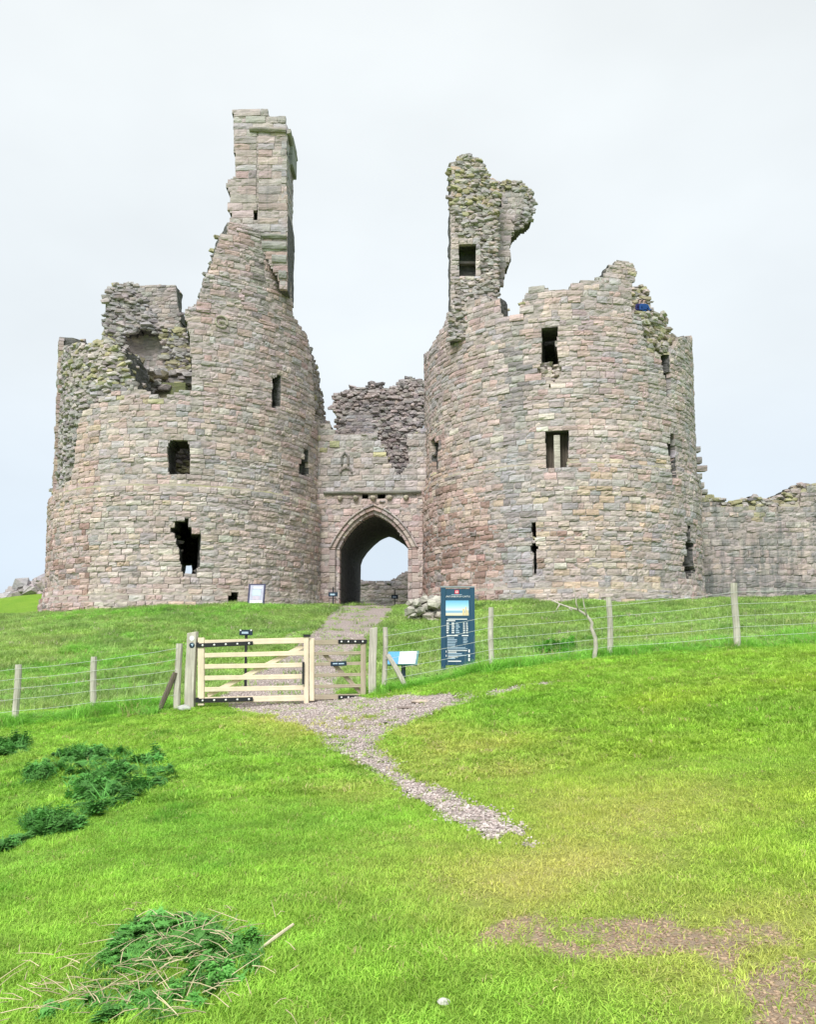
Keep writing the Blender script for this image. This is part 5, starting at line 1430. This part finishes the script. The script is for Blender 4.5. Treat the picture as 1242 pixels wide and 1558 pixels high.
for (u, yy, tc_, lc_, hc, lab, hh) in ((974.5, 38.3, (.02, .02, .09), (.03, .03, .05), (.25, .2, .17), 'visitor in dark navy top on the right tower top, left of the two', 1.66),
                                       (980.5, 38.05, (.015, .06, .2), (.05, .06, .1), (.10, .08, .08), 'visitor in a bright blue jacket on the right tower top, right of the two', 1.68)):
    zf = 15.95; zh = zpx(u, 455.5, yy); person(px(u, 470, yy)[0], yy, zh - hh, .25, tc_, lc_, hc, lab, 0, hh)

# ------------------------------------------------------------------ grass and weeds
def leaf_mat(name, trans=0.35, fixed=None, var=.25):
    m = bpy.data.materials.new(name); m.use_nodes = True; t = m.node_tree; t.nodes.clear()
    out = N(t, 'ShaderNodeOutputMaterial'); mixs = N(t, 'ShaderNodeMixShader'); d = N(t, 'ShaderNodeBsdfPrincipled'); tr = N(t, 'ShaderNodeBsdfTranslucent')
    if fixed is None:
        at = N(t, 'ShaderNodeAttribute'); at.attribute_type = 'INSTANCER'; at.attribute_name = 'tint'; col = at.outputs['Color']
    else:
        rgb = N(t, 'ShaderNodeRGB'); rgb.outputs[0].default_value = (*fixed, 1); col = rgb.outputs[0]
    oi = N(t, 'ShaderNodeObjectInfo'); c = scale_col(t, col, mrange(t, oi.outputs['Random'], 0, 1, 1 - var, 1 + var))
    t.links.new(c, d.inputs['Base Color']); t.links.new(c, tr.inputs['Color'])
    d.inputs['Roughness'].default_value = .55; d.inputs['Specular IOR Level'].default_value = .25
    mixs.inputs[0].default_value = trans; t.links.new(d.outputs[0], mixs.inputs[1]); t.links.new(tr.outputs[0], mixs.inputs[2]); t.links.new(mixs.outputs[0], out.inputs[0])
    return m
M_BLADE = leaf_mat('grass_blade'); M_NETTLE = leaf_mat('nettle_leaf', .3)
def blade_clump(nb, rad, h, wd, bend, seed, seg=2):
    r = np.random.default_rng(seed); V = []; Fc = []
    for _ in range(nb):
        q = r.uniform(0, 6.28); rr = rad * math.sqrt(r.random()); b = np.array([rr * math.cos(q), rr * math.sin(q), -.01])
        a = r.uniform(0, 6.28); dr = np.array([math.cos(a), math.sin(a), 0]); sd = np.array([-dr[1], dr[0], 0]); H = h * r.uniform(.55, 1.2); B = bend * r.uniform(.3, 1.4) * H
        n0 = len(V)
        for i in range(seg):
            f = i / seg; c = b + np.array([0, 0, H * f]) + dr * B * f * f; ww = wd * (1 - .55 * f) / 2
            V.append(c - sd * ww); V.append(c + sd * ww)
        V.append(b + np.array([0, 0, H * (1 - .25 * min(1, bend))]) + dr * B)
        for i in range(seg - 1): Fc.append((n0 + 2 * i, n0 + 2 * i + 1, n0 + 2 * i + 3, n0 + 2 * i + 2))
        Fc.append((n0 + 2 * seg - 2, n0 + 2 * seg - 1, n0 + 2 * seg))
    return np.array(V), Fc
def nettle_clump(seed, h=.22):
    r = np.random.default_rng(seed); V = []; Fc = []
    for _ in range(5):
        q = r.uniform(0, 6.28); b = np.array([r.uniform(0, .07) * math.cos(q), r.uniform(0, .07) * math.sin(q), 0]); H = h * r.uniform(.6, 1.1)
        for k in range(7):
            z = H * (.25 + .75 * k / 6)
            for s in range(3):
                a = r.uniform(0, 6.28); L = .065 * (1.1 - .5 * k / 6) * r.uniform(.7, 1.3); d = np.array([math.cos(a), math.sin(a), r.uniform(-.5, .15)]); sd = np.array([-d[1], d[0], 0]); c = b + np.array([0, 0, z]); n0 = len(V)
                V += [c, c + d * L * .45 + sd * L * .28 + np.array([0, 0, .008]), c + d * L, c + d * L * .45 - sd * L * .28 + np.array([0, 0, .008])]; Fc.append((n0, n0 + 1, n0 + 2, n0 + 3))
    return np.array(V), Fc
def source(name, meshes, mat):
    c = bpy.data.collections.new(name)
    for i, (V, Fc) in enumerate(meshes):
        me = mesh_from(name, V, Fc, False, None, [mat]); o = bpy.data.objects.new(name, me); c.objects.link(o)
    return c
C_SHORT = source('grass_tuft', [blade_clump(16, .075, .042, .0048, .9, 100 + i) for i in range(5)], M_BLADE)
C_MID = source('grass_tuft', [blade_clump(22, .11, .085, .0085, .9, 120 + i) for i in range(5)], M_BLADE)
C_LONG = source('long_grass_tuft', [blade_clump(26, .13, .24, .009, .75, 140 + i, 3) for i in range(4)], M_BLADE)
C_NET = source('weed_sprig', [nettle_clump(160 + i) for i in range(2)] + [blade_clump(16, .09, .2, .011, .8, 170 + i, 3) for i in range(3)], M_NETTLE)
def scatter(name, P, scl, tint, coll, label, cat, tilt=.12, kind='stuff'):
    n = len(P); me = bpy.data.meshes.new(name); me.vertices.add(n); me.vertices.foreach_set('co', np.ascontiguousarray(P, np.float32).ravel())
    rot = np.stack([rng.normal(0, tilt, n), rng.normal(0, tilt, n), rng.uniform(0, 6.283, n)], -1)
    for nm, arr in (('rot', rot), ('scl', scl), ('tint', tint)):
        at = me.attributes.new(nm, 'FLOAT_VECTOR', 'POINT'); at.data.foreach_set('vector', np.ascontiguousarray(arr, np.float32).ravel())
    o = bpy.data.objects.new(name, me); COL.objects.link(o)
    ng = bpy.data.node_groups.new(name, 'GeometryNodeTree'); ng.interface.new_socket('Geometry', in_out='INPUT', socket_type='NodeSocketGeometry'); ng.interface.new_socket('Geometry', in_out='OUTPUT', socket_type='NodeSocketGeometry')
    gi = ng.nodes.new('NodeGroupInput'); go = ng.nodes.new('NodeGroupOutput'); ci = ng.nodes.new('GeometryNodeCollectionInfo'); ci.inputs['Collection'].default_value = coll
    ci.inputs['Separate Children'].default_value = True; ci.inputs['Reset Children'].default_value = True
    io = ng.nodes.new('GeometryNodeInstanceOnPoints'); io.inputs['Pick Instance'].default_value = True
    def na(nm): q = ng.nodes.new('GeometryNodeInputNamedAttribute'); q.data_type = 'FLOAT_VECTOR'; q.inputs['Name'].default_value = nm; return q.outputs['Attribute']
    ri = ng.nodes.new('FunctionNodeRandomValue'); ri.data_type = 'INT'; 
    for s_ in ri.inputs:
        if s_.name == 'Max' and s_.type == 'INT': s_.default_value = len(coll.objects) - 1
        if s_.name == 'Min' and s_.type == 'INT': s_.default_value = 0
    ro = [q for q in ri.outputs if q.type == 'INT'][0]
    L = ng.links.new; L(gi.outputs[0], io.inputs['Points']); L(ci.outputs[0], io.inputs['Instance']); L(ro, io.inputs['Instance Index']); L(na('rot'), io.inputs['Rotation']); L(na('scl'), io.inputs['Scale']); L(io.outputs[0], go.inputs[0])
    o.modifiers.new('scatter', 'NODES').node_group = ng
    return tag(o, label, cat, kind=kind)
# castle footprints keep clear of grass
def blocked(x, y):
    b = np.hypot(x - LCX, y - LCY) < R_T + .3; b |= np.hypot(x - RCX, y - RCY) < R_T + .3
    b |= (y > LCY - 1) & (x > LCX - R_T) & (x < RCX + R_T) & (y < LCY + 6); b |= (x > RCX) & (y > K_Y - .1) & (y < K_Y + 2)
    return b
GREEN = np.array((.255, .53, .065)); LIME = np.array((.37, .61, .08)); DRY = np.array((.60, .60, .16)); DEEP = np.array((.13, .37, .035)); STRAW = np.array((.58, .50, .24))
def lawn(x0, x1, y0, y1, dens):
    n = int((x1 - x0) * (y1 - y0) * dens); x = rng.uniform(x0, x1, n); y = rng.uniform(y0, y1, n)
    k = np.abs(x) < (y * .56 + 1.2); x, y = x[k], y[k]
    z = zg(x, y); p, t, s, u, v = masks(x, y, z); d = dryness(x, y, u, v)
    pr = np.where(p, .05, 1.0) * np.where(s, .16, 1.0) * np.where(t, .25, 1.0) * (1 - .35 * d)
    k = (rng.random(len(x)) < pr) & ~blocked(x, y)
    x, y, z, d, s, u, v = x[k], y[k], z[k], d[k], s[k], u[k], v[k]
    big = .5 + .5 * noise2(x, y, .55, 70); f = .5 + .5 * noise2(x, y, 2.6, 71)
    tint = GREEN + (LIME - GREEN) * np.clip(big * .7 + f * .45, 0, 1)[:, None]
    dk = np.clip((noise2(x, y, 1.3, 72) + .5 * noise2(x, y, 4, 73) - .42) * 1.6, 0, .75)[:, None]; tint = tint * (1 - dk) + DEEP * dk
    mot = 1 + .30 * noise2(x, y, 7.5, 77) + .18 * noise2(x, y, 17, 78); tint = tint * mot[:, None]
    yl = np.clip(.75 * sstep(-.5, 2.2, x) * sstep(17, 9, y) * (.6 + .6 * noise2(x, y, .9, 79)), 0, .8)[:, None]; tint = tint * (1 - yl) + np.array((.50, .63, .075)) * yl * mot[:, None]
    dd = np.clip(d * 1.15 + rng.normal(0, .12, len(d)), 0, 1)[:, None]; tint = tint * (1 - dd) + DRY * dd
    st = rng.random(len(d)) < .015 + .05 * d; tint[st] = STRAW
    return np.stack([x, y, z], -1), tint, d, f, dk[:, 0]
P, T, d, f, dk = lawn(-5, 5, 2.6, 8.5, 900)
h = (.5 + .85 * f ** 1.5 + .7 * dk) * (1 - .35 * d) * rng.uniform(.7, 1.3, len(d)); w_ = rng.uniform(.8, 1.25, len(d))
scatter('grass', P, np.stack([w_, w_, h], -1), T, C_SHORT, 'short grazed green grass of the near foreground', 'grass')
P, T, d, f, dk = lawn(-10.5, 10.5, 8.5, 16.2, 330)
h = (.38 + .6 * f ** 1.5 + .5 * dk) * (1 - .3 * d) * rng.uniform(.7, 1.3, len(d)); w_ = rng.uniform(.8, 1.25, len(d))
scatter('grass', P, np.stack([w_, w_, h], -1), T, C_MID, 'short green grass in front of the fence and gates', 'grass')
P, T, d, f, dk = lawn(-27, 27, 16.2, 44, 75)
T = T * np.array([1.12, .95, 2.0]); lump = np.clip(.5 + .9 * noise2(P[:, 0], P[:, 1], .9, 75), 0, 1)
h = (.9 + 1.5 * lump) * rng.uniform(.6, 1.4, len(d)); w_ = rng.uniform(1.3, 2.1, len(d))
T = T * (1.1 - .3 * lump[:, None]) 
right = P[:, 0] > 1.5
h = np.where(right & (P[:, 1] < 24), h * .7, h)
scatter('grass', P, np.stack([w_, w_, h], -1), T, C_MID, 'rougher longer grass on the bank between fence and castle', 'grass')
# longer tussocks along the fences and on the bank
def strip(pts, width, n, hs, pale):
    pts = np.array(pts); L = np.r_[0, np.cumsum(np.linalg.norm(np.diff(pts, axis=0), axis=1))]; s = rng.uniform(0, L[-1], n)
    x = np.interp(s, L, pts[:, 0]); y = np.interp(s, L, pts[:, 1]) + rng.normal(0, width, n); z = zg(x, y)
    p, t, so, u, v = masks(x, y, z); k = ~p; x, y, z = x[k], y[k], z[k]
    lum = np.clip(.55 + .7 * noise2(x, y, 1.4, 76), .15, 1); h = hs * lum * rng.uniform(.6, 1.3, len(x)); ww = rng.uniform(.8, 1.3, len(x))
    tint = DEEP * 1.3 + np.array((.05, .01, .035)) + (GREEN * 1.15 - DEEP) * rng.random(len(x))[:, None]; st = rng.random(len(x)) < pale; tint[st] = STRAW * .8
    return np.stack([x, y, z], -1), np.stack([ww, ww, h], -1), tint
A = []
def gpx(u, Y): return (px(u, 1000, Y)[0], Y)
A.append(strip([gpx(-40, 14.9), gpx(27, 14.95), gpx(143, 15.3), gpx(262, 15.2)], .22, 1500, 1.05, .05))
A.append(strip([gpx(580, 15.45), gpx(640, 15.7), gpx(747, 15.9), gpx(927, 15.95), gpx(1118, 15.75), gpx(1300, 15.6)], .22, 2300, .95, .09))
A.append(strip([gpx(760, 17), gpx(900, 17), gpx(1100, 17), gpx(1260, 17)], .6, 1200, .9, .14))
A.append(strip([gpx(575, 15.25), gpx(640, 15.4), gpx(720, 15.55), gpx(800, 15.5)], .10, 700, .6, .03))
A.append(strip([gpx(20, 22), gpx(150, 23), gpx(300, 24)], 3.2, 1500, .8, .04))
A.append(strip([gpx(60, 33), gpx(150, 33), gpx(300, 33), gpx(420, 34.5)], 1.0, 1200, .9, .05))
scatter('long_grass', np.concatenate([a[0] for a in A]), np.concatenate([a[1] for a in A]), np.concatenate([a[2] for a in A]), C_LONG, 'long rank grass along the fence lines and bank', 'grass', .2)
# dark weed patches
def weeds(polys, n, label, Ymax, hs=1.0, col=(.085, .24, .055), lumpy=True):
    us, vs = [], []
    for po, cnt in polys:
        po = np.array(po); c = 0
        while c < cnt:
            u, v = rng.uniform(po[:, 0].min(), po[:, 0].max()), rng.uniform(po[:, 1].min(), po[:, 1].max())
            if inpoly(np.array([u]), np.array([v]), po)[0]: us.append(u); vs.append(v); c += 1
    us, vs = np.array(us), np.array(vs); D = np.array([ray(a, b) for a, b in zip(us, vs)]); t = np.full(len(us), 2.0)
    for _ in range(400):                                  # march every ray down to the ground
        Pq = CAM + D * t[:, None]; gap = Pq[:, 2] - zg0(Pq[:, 0], Pq[:, 1]); t = t + np.maximum(gap, 0) * .6
    Pq = CAM + D * t[:, None]; Pq[:, 2] = zg(Pq[:, 0], Pq[:, 1])
    lum = np.clip(.75 + .9 * noise2(Pq[:, 0], Pq[:, 1], 2.2, 80), .25, 1.4) if lumpy else np.ones(len(us))
    tint = np.array(col) * rng.uniform(.7, 1.7, len(us))[:, None] + np.array((.02, .05, 0)) * rng.random(len(us))[:, None]
    h = hs * lum * rng.uniform(.6, 1.2, len(us)); w_ = rng.uniform(.8, 1.3, len(us)) * min(1, hs * 1.3 + .2)
    return scatter('nettle_patch', Pq, np.stack([w_, w_, h], -1), tint, C_NET, label, 'weeds', .25)
weeds([([(85, 1152), (130, 1142), (200, 1145), (240, 1155), (250, 1163), (150, 1170), (90, 1175)], 200), ([(100, 1175), (190, 1172), (262, 1178), (262, 1192), (215, 1215), (170, 1240), (140, 1250), (120, 1225), (110, 1195)], 250),
       ([(35, 1178), (75, 1172), (72, 1190), (40, 1195)], 60)], 0, 'large dark nettle patch in the grass left of the path', 16, .62)
weeds([([(-20, 1130), (25, 1127), (41, 1138), (35, 1148), (-20, 1155)], 150)], 0, 'small dark nettle clump at the left edge below the fence', 16, .8)
weeds([([(35, 1250), (70, 1245), (110, 1256), (121, 1268), (90, 1276), (50, 1272)], 190), ([(-20, 1288), (18, 1284), (35, 1276), (40, 1280), (15, 1300), (-20, 1305)], 90)], 0, 'dark low weed clump near the left edge under the nettle patch', 16, .5)
weeds([([(165, 1470), (190, 1425), (240, 1405), (300, 1408), (335, 1425), (330, 1450), (270, 1470), (200, 1490)], 330), ([(60, 1558), (150, 1480), (200, 1430), (300, 1400), (400, 1430), (390, 1480), (330, 1540), (250, 1570)], 150)], 0, 'dark green weed tussock with dry stems in the lower left corner', 16, .34, (.10, .27, .06))
weeds([([(815, 990), (845, 980), (872, 986), (870, 1005), (820, 1008)], 150)], 0, 'leafy nettle clump behind the right fence beside the dead branch', 18, 1.1, (.09, .29, .035))
# dry stems and straw lying over the lower left corner
SM = MB(); rs = np.random.default_rng(77)
for _ in range(260):
    if rs.random() < .7: u, v = rs.normal(180, 130), rs.normal(1522, 34)
    else: u, v = rs.normal(290, 60), rs.normal(1440, 28)
    if v > 1575 or v < 1385 or u < -20 or u > 470: continue
    d_ = ray(u, v); t = 2.0
    for _k in range(60):
        q = CAM + d_ * t; g = q[2] - float(zg0(np.array([q[0]]), np.array([q[1]]))[0]); t += max(g, 0) * .6
    q = CAM + d_ * t; a = rs.uniform(0, 6.28); L = rs.uniform(.05, .22); el = rs.uniform(-.02, .35); e_ = np.array([math.cos(a) * math.cos(el), math.sin(a) * math.cos(el), math.sin(el)])
    q[2] = Zg(q[0], q[1]) + rs.uniform(.035, .065); SM.tube([q, q + e_ * L * .5 + np.array([0, 0, rs.uniform(0, .015)]), q + e_ * L], (.0024, .002, .001), 4, col=np.array((.60, .50, .32)) * rs.uniform(.5, 1.2))
def attr_mat(name):
    m, t, b = new_mat(name); at = N(t, 'ShaderNodeAttribute'); at.attribute_name = 'col'; t.links.new(at.outputs['Color'], b.inputs['Base Color']); return m
o = SM.build('straw', attr_mat('dry_straw')); tag(o, 'dry broken straw stems strewn over the lower left grass', 'straw', kind='stuff')
# loose gravel on the path
GR = MB(); rg = np.random.default_rng(88); nG = 150000
x = rg.uniform(-4.5, 3.5, nG); y = 6 + (rg.random(nG) ** 1.3) * 22; z = zg(x, y); p = masks(x, y, z)[0]
x, y = x[p] + rg.normal(0, .05, p.sum()), y[p] + rg.normal(0, .07, p.sum()); z = zg(x, y); k = rg.permutation(len(x))[:30000]
CUBE = [(0, 1, 3, 2), (4, 6, 7, 5), (0, 4, 5, 1), (2, 3, 7, 6), (0, 2, 6, 4), (1, 5, 7, 3)]; B8 = np.array([[a, b, c] for a in (-.5, .5) for b in (-.5, .5) for c in (-.5, .5)])
n8 = len(k); sz = rg.uniform(.008, .024, (n8, 1, 1)) * rg.uniform(.6, 1.3, (n8, 1, 3)) * np.array([1.2, 1.2, .7]); a = rg.uniform(0, 6.28, n8); VV = B8[None] * sz * rg.uniform(.65, 1.1, (n8, 8, 3))
ca, sa_ = np.cos(a)[:, None], np.sin(a)[:, None]; xr = VV[..., 0] * ca - VV[..., 1] * sa_; yr = VV[..., 0] * sa_ + VV[..., 1] * ca
VV = np.stack([xr + x[k][:, None], yr + y[k][:, None], VV[..., 2] + z[k][:, None] + .012], -1).reshape(-1, 3)
FF = (np.array(CUBE)[None] + (np.arange(n8) * 8)[:, None, None]).reshape(-1, 4)
base = np.array([(.60, .51, .48), (.40, .34, .32), (.50, .42, .39), (.64, .58, .54)])[rg.integers(0, 4, n8)] * rg.uniform(.8, 1.15, (n8, 1))
me = mesh_from('gravel', VV, FF, False, np.repeat(base, 8, axis=0), [attr_mat('gravel_stone')]); tag(link('gravel', me), 'loose pinkish grey gravel stones scattered over the path', 'gravel', kind='stuff')

CR = MB(); n0 = 60000
x = rg.uniform(.2, 3.2, n0); y = rg.uniform(2.6, 6.0, n0); z = zg(x, y); p = masks(x, y, z)[2]; x, y, z = x[p], y[p], z[p]
for i in rg.permutation(len(x))[:2000]:
    V, Fc = CV[int(rg.integers(len(CV)))]
    CR.add(V * rg.uniform(.004, .013) * np.array([1.3, 1.1, .7]) + np.array([x[i], y[i], z[i] + .002]), Fc, np.array((.40, .29, .195)) * rg.uniform(.6, 1.2))
o = CR.build('soil_crumbs', attr_mat('soil_crumb')); tag(o, 'loose crumbs of dry earth on the worn patch at lower right', 'soil', kind='stuff')
